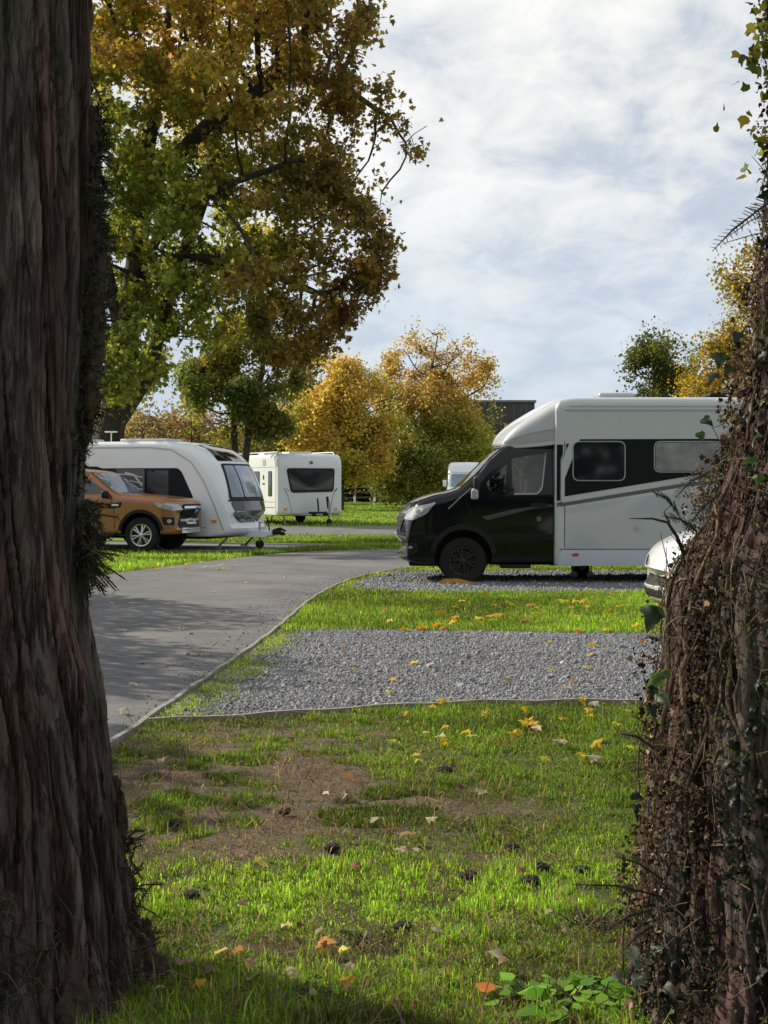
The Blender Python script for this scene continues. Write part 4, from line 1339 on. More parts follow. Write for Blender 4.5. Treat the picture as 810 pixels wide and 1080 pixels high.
# roof fittings
MB().box((-2.6, -.2, 2.52), (1.2, .9, .08), None, .035).build('rooflight', m_pale, cv)
MB().box((-4.4, .1, 2.53), (.5, .5, .09), None, .035).build('rooflight', m_pale, cv)
ta_ = MB().tube([(-3.62, -.3, 2.48), (-3.62, -.3, 2.73)], .014, 8).box((-3.62, -.3, 2.74), (.34, .05, .03), None, .015).box((-3.62, -.3, 2.74), (.05, .2, .03), None, .01)
ta_.build('tv_aerial', m_pale, cv)
MB().tube([(-1.75, .2, 2.44), (-1.75, .2, 2.52), (-1.75, .2, 3.05)], [.022, .02, .006], 8).build('whip_aerial', m_plastic, cv)
# drawbar, hitch, jockey wheel, steadies
MB().prism([(-.30, .27), (.36, .27), (.42, .31), (.42, .40), (-.30, .44)], -.34, .34).build('drawbar_cover', m_white2, cv, ang=25)
hk = MB().box((.50, 0, .37), (.24, .10, .11), None, .03).tube([(.44, 0, .42), (.60, 0, .46), (.74, 0, .40)], [.03, .035, .02], 10).lathe([(.001, .30), (.05, .30), (.06, .36), (.001, .40)], c=(.66, 0, 0), n=18, axis='z')
hk.build('hitch_head', m_plastic, cv)
MB().tube([(.20, .05, .40), (.20, .05, .58), (.10, .05, .60), (.02, .05, .44)], .012, 8).build('grab_handle', m_chrome, cv)
MB().tube([(.28, .12, .40), (.24, .12, .66), (.20, .12, .72)], .018, 8).build('handbrake_lever', m_plastic, cv)
jw = MB().tube([(.16, -.18, .62), (.16, -.18, .16)], .026, 10).box((.16, -.18, .16), (.06, .09, .10), None, .01)
jw = jw.build('jockey_wheel', m_steel, cv)
MB().lathe([(.001, -.045), (.07, -.045), (.095, -.035), (.10, -.02), (.10, .02), (.095, .035), (.07, .045), (.001, .045)], c=(.16, -.18, .10), n=28).build('tyre', m_tyre, jw)
for y in (-.8, .8):
    MB().tube([(-.35, y, .30), (-.62, y, .04)], .026, 8).box((-.64, y, .03), (.18, .14, .03), None, .01).build('corner_steady', m_steel, cv)
    MB().tube([(-5.9, y, .30), (-5.65, y, .04)], .026, 8).box((-5.63, y, .03), (.18, .14, .03), None, .01).build('corner_steady', m_steel, cv)
for y in (-1.0, 1.0):
    wheel(cv, (-3.7, y, .33), .33, .19, .2, m_tyre, m_alloy, m_disc, 5, 1 if y > 0 else -1)
MB().box((-3.4, 0, .28), (5.2, 1.9, .10), None, .02).build('chassis', m_plastic, cv)

# ================================================================== far caravan
fc = empty('boxy_caravan', (-2.66, 52.2, .014), R(-90 + 27)); fc.scale = (1.06, 1.06, 1.03)
tag(fc, 'boxy white caravan with one wide dark front window standing by the far lawn', 'caravan')
fst = [(0, .50, 2.0, 1.12, .12, .14), (-.03, .40, 2.25, 1.2, .14, .1), (-.10, .36, 2.42, 1.22, .14, .06), (-.25, .34, 2.52, 1.22, .12, .04), (-5.9, .34, 2.52, 1.22, .10, .03), (-6.1, .4, 2.4, 1.18, .12, .06)]
fb = loft('body', fst, m_white2, fc, bow=lambda x, z: .10 * max(0, min(1, (x + .5) / .4)), step=.1)
w_ = patch('front_window', fb, rpoly([(-.92, 2.02), (.92, 2.02), (.88, 1.18), (-.74, 1.14)], .12), 'F', m_rubber, fc, off=.014)
patch('pane', fb, rpoly([(-.86, 1.96), (.86, 1.96), (.82, 1.27), (-.69, 1.24)], .1), 'F', m_dglass, w_, off=.024)
patch('front_badge', fb, circ(0, 2.22, .07, 16, .8), 'F', m_grey, fc, off=.012, res=.05)
strip('locker_seam', fb, [(-1.0, 1.32), (-.86, 1.05), (-.72, .46)], .016, 'F', m_grey, fc, off=.006)
strip('locker_seam', fb, [(1.0, 1.32), (.86, 1.05), (.72, .46)], .016, 'F', m_grey, fc, off=.006)
for y in (-.95, .95):
    MB().tube([(.02, y, 1.30), (.08, y, 1.28), (.08, y * .94, 1.22), (.02, y * .92, 1.20)], .016, 8).build('grab_handle', m_steel, fc)
    patch('marker_light', fb, rect(y - .06, y + .06, .52, .60, .01), 'F', m_amber, fc, off=.012, res=.05)
for v, sg in (('R', -1), ('L', 1)):
    strip('front_corner_trim', fb, [(-.30, .40), (-.30, 2.40)], .05, v, m_pale, fc, off=.008, res=.15)
    for (a, b, z0, z1) in ((-.95, -.62, 1.02, 1.92), (-2.35, -1.75, 1.05, 1.92), (-4.6, -3.4, 1.2, 1.9)):
        w2 = patch('window', fb, rect(a, b, z0, z1, .05), v, m_rubber, fc, off=.012, res=.12)
        patch('pane', fb, rect(a + .03, b - .03, z0 + .03, z1 - .03, .04), v, m_dglass, w2, off=.02, res=.12)
    strip('side_seam', fb, [(-.3, .82), (-5.8, .82)], .03, v, m_grey_w, fc, off=.006, res=.2)
    strip('side_seam', fb, [(-.3, .62), (-5.8, .62)], .02, v, m_grey, fc, off=.006, res=.2)
    strip('side_seam', fb, [(-.3, 2.06), (-5.8, 2.06)], .02, v, m_grey_w, fc, off=.006, res=.2)
    patch('side_hatch', fb, rect(-1.45, -1.20, 2.12, 2.34, .03), v, m_grey_w, fc, off=.010, res=.1)
    patch('door_catch', fb, rect(-1.42, -1.34, 1.62, 1.78, .02), v, m_plastic, fc, off=.015, res=.06)
    patch('door_catch', fb, rect(-1.48, -1.28, 1.44, 1.50, .02), v, m_grey, fc, off=.015, res=.06)
    MB().tube([(-.25, sg * 1.0, 2.50), (-.4, sg * 1.0, 2.60), (-5.3, sg * 1.0, 2.60), (-5.5, sg * 1.0, 2.50)], .022, 8).build('roof_rail', m_steel, fc)
MB().box((-1.6, .1, 2.58), (.9, .9, .10), None, .04).build('rooflight', m_pale, fc)
MB().box((-3.9, .0, 2.58), (.6, .6, .10), None, .04).build('rooflight', m_pale, fc)
MB().tube([(-.2, -.55, .36), (1.05, 0, .38)], .04, 8).tube([(-.2, .55, .36), (1.05, 0, .38)], .04, 8).build('drawbar', m_steel, fc)
MB().box((.5, 0, .40), (.5, .5, .16), None, .05).build('gas_tray', m_plastic, fc)
MB().tube([(1.0, 0, .38), (1.2, 0, .46), (1.34, 0, .40)], [.045, .05, .03], 8).build('hitch_head', m_plastic, fc)
jw = MB().tube([(.85, .28, .85), (.85, .28, .2)], .035, 8).build('jockey_wheel', m_steel, fc)
MB().lathe([(.001, -.05), (.10, -.05), (.12, -.02), (.12, .02), (.10, .05), (.001, .05)], c=(.85, .28, .12), n=20).build('tyre', m_tyre, jw)
MB().tube([(.7, -.05, .5), (.62, -.05, .95)], .03, 8).build('handbrake_lever', m_plastic, fc)
MB().tube([(.75, .3, .6), (.6, .32, 1.0)], .05, 8).build('hitch_cover', m_plastic, fc)
for y in (-.85, .85):
    MB().tube([(-.5, y, .36), (-.3, y, .02)], .03, 8).build('corner_steady', m_steel, fc)
    MB().tube([(-5.5, y, .36), (-5.7, y, .02)], .03, 8).build('corner_steady', m_steel, fc)
for y in (-1.02, 1.02):
    wheel(fc, (-3.3, y, .33), .33, .19, .2, m_tyre, m_alloy, m_disc, 5, 1 if y > 0 else -1)
MB().box((-3.0, 0, .36), (5.0, 1.9, .08), None, .02).build('chassis', m_plastic, fc)

# ================================================================== distant campervan seen over the bonnet
vn = empty('campervan', (4.35, 75, .01), R(-90 - 2))
tag(vn, 'small white high roofed van standing far off by the trees, seen over the black bonnet', 'van')
vst = [(0, .40, .9, .93, .1, .05), (-.10, .32, 1.12, .98, .12, .05), (-.55, .30, 1.30, 1.0, .12, .05), (-1.25, .30, 2.12, 1.0, .18, .05), (-1.6, .30, 2.52, 1.0, .22, .05), (-2.1, .30, 2.68, 1.0, .22, .05), (-5.2, .30, 2.68, 1.0, .2, .05), (-5.35, .35, 2.6, .97, .2, .05)]
vb = loft('body', vst, m_white2, vn, tumble=lambda z: 1 - .06 * max(0, z - 1.3), bow=lambda x, z: .22 * max(0, min(1, (x + .9) / .8)), step=.1)
patch('windscreen', vb, rpoly([(-.84, 1.36), (.84, 1.36), (.78, 2.06), (-.78, 2.06)], .1), 'F', m_dglass_b, vn, off=.012)
patch('grille', vb, rpoly([(-.5, .68), (.5, .68), (.56, .95), (-.56, .95)], .05), 'F', m_plastic, vn, off=.012)
patch('number_plate', vb, rect(-.26, .26, .48, .60, .01), 'F', m_plate, vn, off=.02)
strip('roof_seam', vb, [(-.8, 2.14), (.8, 2.14)], .03, 'F', m_grey_w, vn, off=.01, res=.1)
for v, sg in (('R', -1), ('L', 1)):
    patch('headlight', vb, rpoly([(sg * .60, .82), (sg * .88, .86), (sg * .86, 1.12), (sg * .62, 1.0)], .04), 'F', m_lamp, vn, off=.012, res=.06)
    patch('side_window', vb, rpoly([(-1.05, 1.40), (-1.45, 1.95), (-1.95, 1.98), (-1.95, 1.38)], .06), v, m_dglass, vn, off=.01)
    patch('side_window', vb, rect(-3.9, -2.6, 1.4, 2.0, .08), v, m_dglass, vn, off=.01, res=.12)
    MB().box((-.95, sg * 1.14, 1.55), (.14, .2, .36), None, .05).build('mirror', m_white2, vn)
for x, y in ((-.95, .88), (-.95, -.88), (-4.3, .88), (-4.3, -.88)):
    wheel(vn, (x, y, .34), .34, .21, .2, m_tyre, m_alloy, m_disc, 5, 1 if y > 0 else -1)

# ================================================================== white car half hidden by the right trunk
ca = empty('white_car', (3.60, 15.6, .01), math.pi); ca.scale = (.92, .92, .92)
tag(ca, 'white car with only its rounded nose showing past the ivy covered trunk', 'car')
ast = [(.78, .42, .62, .72, .08, .08), (.75, .28, .74, .78, .10, .06), (.66, .22, .86, .82, .14, .05), (.50, .20, .95, .86, .16, .05), (.25, .19, 1.03, .88, .16, .05), (-.35, .18, 1.10, .89, .14, .05), (-.62, .18, 1.18, .89, .12, .05), (-1.15, .18, 1.44, .89, .14, .05), (-1.6, .18, 1.52, .89, .16, .05), (-2.4, .18, 1.53, .89, .16, .05), (-3.0, .2, 1.42, .88, .16, .05), (-3.25, .3, 1.05, .86, .1, .06), (-3.3, .4, .8, .8, .1, .08)]
ab = loft('body', ast, m_carwhite, ca, tumble=lambda z: 1 - .24 * max(0, z - .95), bow=lambda x, z: .22 * max(0, min(1, (x - .1) / .6)) ** 1.3, step=.05)
cut(ab, [(q, m_plastic) for x in (0, -2.5) for q in pocket(x, .32, .355, .58)], None)
for v in ('L', 'R'):
    hl = patch('headlight', ab, rpoly([(.60, .70), (.55, .82), (.18, .90), (.30, .76)], .03), v, m_lamp, ca, off=.008, res=.04)
    patch('lamp_bowl', ab, circ(.46, .77, .05, 14), v, m_plastic, hl, off=.014, res=.03)
    patch('lower_vent', ab, rpoly([(.66, .34), (.67, .50), (.50, .50), (.52, .36)], .03), v, m_plastic, ca, off=.008, res=.04)
    patch('side_window', ab, rpoly([(-.72, 1.02), (-1.2, 1.36), (-1.65, 1.42), (-1.65, 1.0)], .05), v, m_dglass, ca, off=.006)
    patch('side_window', ab, rpoly([(-1.73, 1.0), (-1.73, 1.42), (-2.4, 1.40), (-2.75, 1.06)], .05), v, m_dglass, ca, off=.006)
    strip('door_seam', ab, [(-.62, 1.0), (-.58, .3)], .012, v, m_plastic, ca, off=.003)
    strip('door_seam', ab, [(-1.69, 1.4), (-1.69, .3)], .012, v, m_plastic, ca, off=.003)
    sg = 1 if v == 'L' else -1
    MB().box((-.78, sg * .99, 1.05), (.14, .2, .13), None, .05).build('mirror', m_carwhite, ca)
patch('windscreen', ab, rpoly([(-.68, 1.16), (.68, 1.16), (.58, 1.42), (-.58, 1.42)], .05), 'F', m_dglass, ca, off=.006)
patch('grille', ab, rpoly([(-.5, .30), (.5, .30), (.52, .54), (-.52, .54)], .04), 'F', m_plastic, ca, off=.01)
patch('badge', ab, circ(0, .72, .06, 16), 'F', m_chrome, ca, off=.015, res=.04)
for x, y in ((0, .78), (0, -.78), (-2.5, .78), (-2.5, -.78)):
    wheel(ca, (x, y, .315), .315, .2, .21, m_tyre, m_alloy, m_disc, 5, 1 if y > 0 else -1, twin=True)
# ================================================================== trees
m_bark = mat('tree_bark', (.055, .048, .038), rough=.95, var=.4, vs=3, bump=.8, bs=14, stretch=(1, 1, .3), spec=.15)
m_bark_p = mat('pale_bark', (.16, .13, .10), rough=.95, var=.35, vs=4, bump=.5, bs=20, spec=.15)
m_leaf = leaf_mat('autumn_leaf', trans=.5, rough=.55, spec=.2)
m_leafd = leaf_mat('dark_leaf', trans=.25, rough=.5, spec=.25)

def P38(px, py, Y=38.0):
    s = 1500 / Y
    return (px - 405) / s, 1.5 + (511 - py) / s
def mixc(a, b, t):
    t = np.clip(t, 0, 1)[:, None]
    return np.array(a) * (1 - t) + np.array(b) * t
def vary(C, g, s=.28, hue=.12):
    n = len(C)
    C = C * g.lognormal(0, s, n)[:, None]
    return np.clip(C * (1 + g.normal(size=(n, 3)) * hue * np.array([1, .6, .4])), .003, .8)

g0 = np.random.default_rng(3)
cl = [(438, 142, 24, 22), (425, 165, 26, 14), (405, 255, 22, 30), (372, 295, 42, 34), (366, 330, 18, 26), (330, 330, 44, 36), (310, 370, 34, 24), (415, 120, 30, 24), (345, 285, 40, 30), (330, 345, 26, 26), (420, 142, 38, 24), (385, 112, 46, 36), (330, 60, 70, 55), (372, 18, 34, 30), (250, 30, 90, 60), (160, 40, 70, 60), (150, 130, 60, 60), (230, 120, 80, 60), (300, 160, 70, 50), (372, 190, 44, 40), (395, 243, 26, 34),
      (388, 285, 24, 24), (362, 325, 16, 24), (340, 240, 60, 48), (270, 240, 70, 55), (190, 230, 70, 60), (140, 260, 34, 70), (200, 320, 66, 42), (285, 315, 52, 42), (305, 352, 30, 26), (150, 360, 40, 45), (130, 395, 34, 34),
      (280, -90, 120, 70), (160, -70, 90, 60), (50, -20, 80, 80), (30, 150, 60, 80), (20, 300, 60, 60)]
blobs = []
for k, (px, py, rx, ry) in enumerate(cl):
    x, z = P38(px, py)
    s = 38 / 1500
    dep = 2.8 if px > 330 else 4.2
    blobs.append((x, 38 + g0.uniform(-1.5, 1.5) * (px < 330), z, rx * s, dep * (.45 + .012 * rx), ry * s))
def maple_col(P, g):
    n = len(P)
    nz = fbm(P[:, 0] * .55, P[:, 1] * .55, P[:, 2] * .55, 31, 3)
    hi = sstep(4.5, 9.5, P[:, 2] + (nz - .5) * 7)
    dist = np.sqrt((P[:, 0] + 6.4) ** 2 + (P[:, 1] - 38) ** 2 * .6 + (P[:, 2] - 7) ** 2)
    hi = sstep(3.2, 7.2, dist + (nz - .5) * 4) * sstep(3.5, 7.5, P[:, 2] + (nz - .5) * 4)
    C = mixc((.19, .215, .05), (.39, .25, .066), hi)
    yel = sstep(.50, .68, fbm(P[:, 0] * .8, P[:, 1] * .8, P[:, 2] * .8, 37, 3))
    C = C * (1 - .45 * yel[:, None]) + np.array([.44, .37, .06]) * .45 * yel[:, None]
    grn = sstep(.52, .66, fbm(P[:, 0] * .6 + 5, P[:, 1] * .6, P[:, 2] * .6, 39, 3))
    C = C * (1 - .6 * grn[:, None]) + np.array([.21, .24, .045]) * .6 * grn[:, None]
    rust = sstep(-4.6, -1.4, P[:, 0] + (nz - .5) * 2.5)
    C = C * (1 - .78 * rust[:, None]) + np.array([.20, .135, .045]) * .62 * rust[:, None]  # rust leaves, also darkened in colour for the crown's shaded right edge
    low = sstep(8, 5.2, P[:, 2]) * sstep(-5, -3, P[:, 0]) * .5
    C = C * (1 - low[:, None]) + np.array([.13, .06, .02]) * low[:, None]
    return vary(C, g, .32)
trunk = [(-7.95, 38, -.05), (-7.75, 38, .8), (-7.35, 38, 2.7), (-6.9, 38.2, 5), (-6.6, 38.1, 7.5), (-6.3, 38, 10), (-5.9, 38, 12.5)]
limbs = [[(-7.15, 38.1, 3.9), (-6.95, 37.6, 5.4), (-6.6, 37.2, 7.0), (-5.4, 36.8, 8.4), (-4.0, 36.6, 9.2), (-2.2, 37, 9.9)],
         [(-7.35, 38, 2.7), (-6.4, 38.6, 4.4), (-5.9, 39, 6.6), (-5.0, 39.2, 9.2), (-4.4, 39.4, 12)],
         [(-6.9, 38.2, 5.0), (-7.6, 38.8, 7.5), (-8.1, 39, 10.5), (-8.4, 39, 13)],
         [(-6.6, 38.1, 7.5), (-4.9, 38.4, 7.6), (-3.4, 38.2, 7.3), (-1.8, 38, 6.6)],
         [(-6.4, 38, 9.4), (-4.6, 38.2, 11.2), (-2.8, 38.3, 12.4), (-1.2, 38.2, 12.2), (.2, 38, 11.2)]]
make_tree('maple_tree', 'tall autumn maple with golden and rust leaves overhanging the touring caravan', 'tree', trunk, blobs, 3300, 210000, .155, maple_col, m_bark, m_leaf, .40, step=.38, di=2.6, dk=.55, r_tip=.011, shape='maple', spread=.20, seed=5, limbs=limbs, thin=1.9, dens=(.43, .57), dfreq=.9)

def px_blob(px, py, rx, ry, Y, dep=None, dy=0):
    s = Y / 1500
    return ((px - 405) * s, Y + dy, 1.5 + (511 - py) * s, rx * s, dep or rx * s, ry * s)
def two_tone(a, b, f=.5, th=(.4, .6), zr=None, c=None):
    def fn(P, g):
        nz = fbm(P[:, 0] * f, P[:, 1] * f, P[:, 2] * f, 77, 3)
        C = mixc(a, b, sstep(th[0], th[1], nz))
        if zr:
            t = sstep(zr[0], zr[1], P[:, 2] + (nz - .5) * 3)
            C = np.array(c) * (1 - t[:, None]) + C * t[:, None]
        return vary(C, g, .3)
    return fn
def tree_px(name, label, px, Y, top_py, bl, natt, leaves, ls, fn, rt, seed, bark=m_bark, leafm=None, group=None, fork=None, step=.5, **kw):
    s = Y / 1500
    X = (px - 405) * s
    zt = 1.5 + (511 - top_py) * s
    tr = [(X, Y, -.05), (X + .05, Y, zt * .4), (X - .05, Y + .1, zt)]
    lb = None
    if fork: lb = [[(X, Y, .1), (X + fork * .6, Y + .1, zt * .5), (X + fork, Y, zt)]]
    return make_tree(name, label, 'tree', tr, [px_blob(*b, Y) for b in bl], natt, leaves, ls, fn, bark, leafm or m_leaf, rt, step=step, di=4, dk=.8, seed=seed, limbs=lb, group=group, **kw)

tree_px('sycamore_tree', 'dark green small tree with two thin trunks behind the caravans', 247, 52, 420, [(255, 405, 50, 38), (225, 395, 40, 35), (290, 400, 34, 30), (255, 365, 40, 30), (300, 440, 20, 22), (215, 430, 26, 22)], 800, 52000, .14, two_tone((.10, .125, .034), (.26, .235, .055), .5), .20, 11, fork=.65, thin=2.0, spread=.28, dens=(.44, .62), dfreq=.8)
tree_px('golden_tree', 'low yellow leaved tree behind the boxy caravan', 358, 82, 440, [(360, 420, 42, 42), (340, 450, 40, 30), (385, 440, 30, 36), (365, 480, 50, 24), (330, 400, 22, 30), (402, 435, 26, 36), (310, 440, 24, 30)], 1000, 82000, .16, two_tone((.52, .37, .10), (.32, .30, .075), .35), .26, 12, spread=.36, thin=2.2, dens=(.42, .60), dfreq=.5)
tree_px('golden_tree', 'big rounded tree with thinning copper top and yellow green base, left of the dark building', 450, 90, 420, [(455, 375, 38, 36), (428, 405, 40, 42), (485, 400, 40, 42), (508, 430, 26, 42), (455, 440, 62, 42), (420, 465, 38, 36), (480, 475, 52, 30)], 1700, 100000, .165, two_tone((.47, .32, .10), (.34, .235, .085), .3, (.4, .6), (3.0, 8), (.29, .30, .065)), .30, 13, spread=.34, thin=2.0, dens=(.42, .62), dfreq=.55)
tree_px('holly_tree', 'dark green dense bush in front of the golden trees by the fence', 432, 86, 490, [(428, 486, 26, 28), (450, 495, 28, 22), (410, 498, 24, 20)], 500, 22000, .17, two_tone((.07, .095, .024), (.20, .20, .04), .35), .2, 14, leafm=m_leafd, spread=.55, thin=2.5)
tree_px('hedge_tree', 'pale brown almost bare scrub tree far behind the touring caravan', 150, 118, 440, [(150, 455, 40, 26), (130, 470, 40, 24), (180, 465, 36, 28)], 700, 6500, .26, two_tone((.20, .14, .07), (.26, .19, .09), .3), .22, 15, bark=m_bark_p, spread=.6, r_tip=.02)
tree_px('hedge_tree', 'bare twiggy brown scrub tree between the two caravan roofs', 205, 116, 440, [(205, 452, 36, 30), (230, 470, 40, 26), (185, 478, 40, 20)], 700, 6000, .26, two_tone((.20, .14, .06), (.28, .2, .08), .3), .22, 16, bark=m_bark_p, spread=.6, r_tip=.02)
tree_px('hedge_tree', 'yellow brown scrub tree behind the boxy caravan roof', 295, 108, 440, [(285, 460, 40, 34), (310, 475, 40, 24), (325, 450, 26, 40), (270, 480, 40, 22)], 800, 22000, .2, two_tone((.22, .17, .06), (.13, .115, .04), .3), .22, 17, bark=m_bark_p, spread=.6)
tree_px('copper_tree', 'thin pale orange tree rising behind the low yellow tree', 318, 96, 400, [(325, 385, 26, 46), (318, 420, 30, 30), (340, 440, 24, 26)], 700, 8000, .24, two_tone((.28, .19, .07), (.18, .13, .05), .35), .2, 18, bark=m_bark_p, spread=.5, thin=2.0, dens=(.36, .66))
tree_px('green_tree', 'round green tree showing above the motorhome roof', 692, 70, 400, [(690, 372, 26, 28), (705, 390, 30, 30), (678, 395, 18, 24), (695, 425, 34, 30), (700, 460, 34, 26)], 800, 30000, .16, two_tone((.06, .075, .025), (.14, .14, .035), .5), .28, 19, spread=.35, dens=(.3, .55))
tree_px('yellow_tree', 'yellow autumn tree beside the ivy covered trunk, above the motorhome roof', 758, 64, 390, [(752, 378, 26, 22), (740, 405, 26, 22), (775, 360, 26, 28), (770, 400, 34, 30), (765, 440, 40, 30)], 800, 22000, .15, two_tone((.36, .24, .045), (.28, .21, .035), .5), .24, 20, bark=m_bark_p, spread=.35, dens=(.34, .62))
tree_px('sparse_tree', 'thin topped yellow tree with bare twigs beside the right hand trunk', 800, 58, 330, [(785, 290, 34, 18), (800, 280, 34, 26), (810, 320, 40, 30), (790, 310, 24, 20)], 500, 7000, .15, two_tone((.30, .22, .06), (.22, .17, .05), .5), .22, 21, bark=m_bark_p, spread=.3, dens=(.34, .62))
# the wood behind the fence reads as one mass
def far_wood():
    g = np.random.default_rng(44)
    n = 60000
    x = g.uniform(-75, 90, n)
    top = 4.2 + 5.5 * fbm(x * .16, x * 0 + 3, seed=45, oct=3)
    z = top * g.uniform(0, 1, n) ** .8
    y = 132 + 5 * g.normal(size=n) + 2 * z * .3
    P = np.stack([x, y, z], -1)
    nz = fbm(x * .22, z * .22, seed=46, oct=3)
    C = vary(mixc((.03, .042, .016), (.15, .115, .04), sstep(.42, .62, nz)), g, .35)
    V, F, C2 = leaf_cards(P, .55 * g.uniform(.5, 1.2, n), C, 'rough', g=g)
    o = np_mesh('far_wood', V, F, m_leafd, col=C2)
    tag(o, 'dark line of mixed woodland closing the far side of the field', None, None, 'stuff')
far_wood()
def bush_row():
    for k, (px, ry, lab) in enumerate(((385, 26, 'dark leafy hedge shrub behind the rail fence, beside the boxy caravan'), (412, 30, 'dark leafy hedge shrub behind the brown notice board'), (470, 26, 'dark hedge shrub left of the far campervan'), (515, 28, 'dark hedge shrub right of the far campervan'))):
        tree_px('hedge_shrub', lab, px, 121, 505, [(px, 508, 22, ry), (px + 12, 514, 18, 20), (px - 12, 514, 18, 22)], 260, 5200, .34, two_tone((.016, .024, .010), (.045, .05, .016), .4), .14, 60 + k, leafm=m_leafd, group='dark shrubs behind the rail fence', spread=.7, thin=3)
bush_row()

# ================================================================== fence, notice board, posts, building
m_fence = mat('weathered_timber', (.085, .075, .06), rough=.9, var=.3, vs=6, bump=.3, stretch=(4, 4, .6))
m_fencep = mat('pale_timber', (.20, .17, .13), rough=.9, var=.3, vs=6, bump=.3)
m_brown = mat('notice_brown', (.10, .035, .025), rough=.6, var=.2, vs=5)
fe = empty('rail_fence', (-8, 114, 0))
tag(fe, 'weathered post and rail fence along the far edge of the bright lawn', 'fence')
for k in range(14):
    x = k * 1.9
    MB().box((x, 0, .75), (.14, .14, 1.55), None, .015).build('post', m_fencep, fe)
    if k < 13:
        for z in (.45, .85, 1.25):
            MB().box((x + .95, -.09, z + .03 * math.sin(k * 2.1 + z)), (1.92, .05, .13), Matrix.Rotation(.03 * math.sin(k * 3 + z * 5), 3, 'Y'), .01).build('rail', m_fence, fe)
nb_ = empty('notice_board', (.15, 112.5, 0))
tag(nb_, 'red brown notice board on two posts in front of the dark hedge', 'sign')
MB().box((0, 0, 2.55), (1.15, .08, .75), None, .02).build('board', m_brown, nb_)
MB().box((0, 0, 2.97), (1.35, .22, .08), None, .02).build('cap', m_fence, nb_)
for x in (-.45, .45):
    MB().box((x, .06, 1.1), (.12, .12, 2.25), None, .01).build('post', m_fencep, nb_)
m_wpost = mat('white_marker', (.7, .7, .66), rough=.6, var=.15)
for (px, py, Y, lab) in ((395, 530, 100, 'small white marker post on the bright far lawn'), (374, 523, 111, 'white marker post in front of the rail fence beside the caravan')):
    s = Y / 1500
    mp_ = MB().box((0, 0, .28), (.16, .10, .56), None, .03).prism([(-.08, .56), (.08, .56), (0, .68)], -.05, .05)
    o = mp_.build('marker_post', m_wpost, None)
    o.location = ((px - 405) * s, Y, 0)
    tag(o, lab, 'post')
m_clad = mat('slate_cladding', (.045, .047, .052), rough=.7, var=.2, vs=2, bump=.3, bs=8)
m_render = mat('white_render', (.62, .63, .62), rough=.8, var=.08, vs=2)
m_gutter = mat('grey_capping', (.16, .165, .17), rough=.6, var=.15)
bl = empty('building', (10.3, 132, 0))
tag(bl, 'flat topped dark clad building with white lower wall beyond the trees', 'building')
MB().box((0, 5, 2.9), (7.0, 10, 5.8)).build('lower_wall', m_render, bl)
MB().box((0, 5, 7.45), (7.3, 10.3, 3.3)).build('upper_storey', m_clad, bl)
for k in range(6):
    MB().box((-2.9 + k * 1.16, -.17, 7.4), (.04, .03, 3.2)).build('cladding_joint', m_gutter, bl)
MB().box((0, 5, 9.2), (7.6, 10.6, .22), None, .03).build('roof_edge', m_gutter, bl)
MB().box((3.4, 1.5, 7.5), (.5, 3.2, 3.0)).build('side_fin', m_gutter, bl)
for k in range(3):
    f_ = MB().box((-2.2 + k * 2.1, -.02, 3.9), (1.3, .1, 1.3)).build('window', m_plastic, bl)
    MB().box((-2.2 + k * 2.1, -.06, 3.9), (1.12, .08, 1.12)).build('pane', m_dglass, f_)
for x, h in ((-2.4, 1.6), (-1.8, 1.2)):
    MB().tube([(x, 2, 9.2), (x, 2, 9.3 + h)], .05, 8).build('aerial', m_gutter, bl)

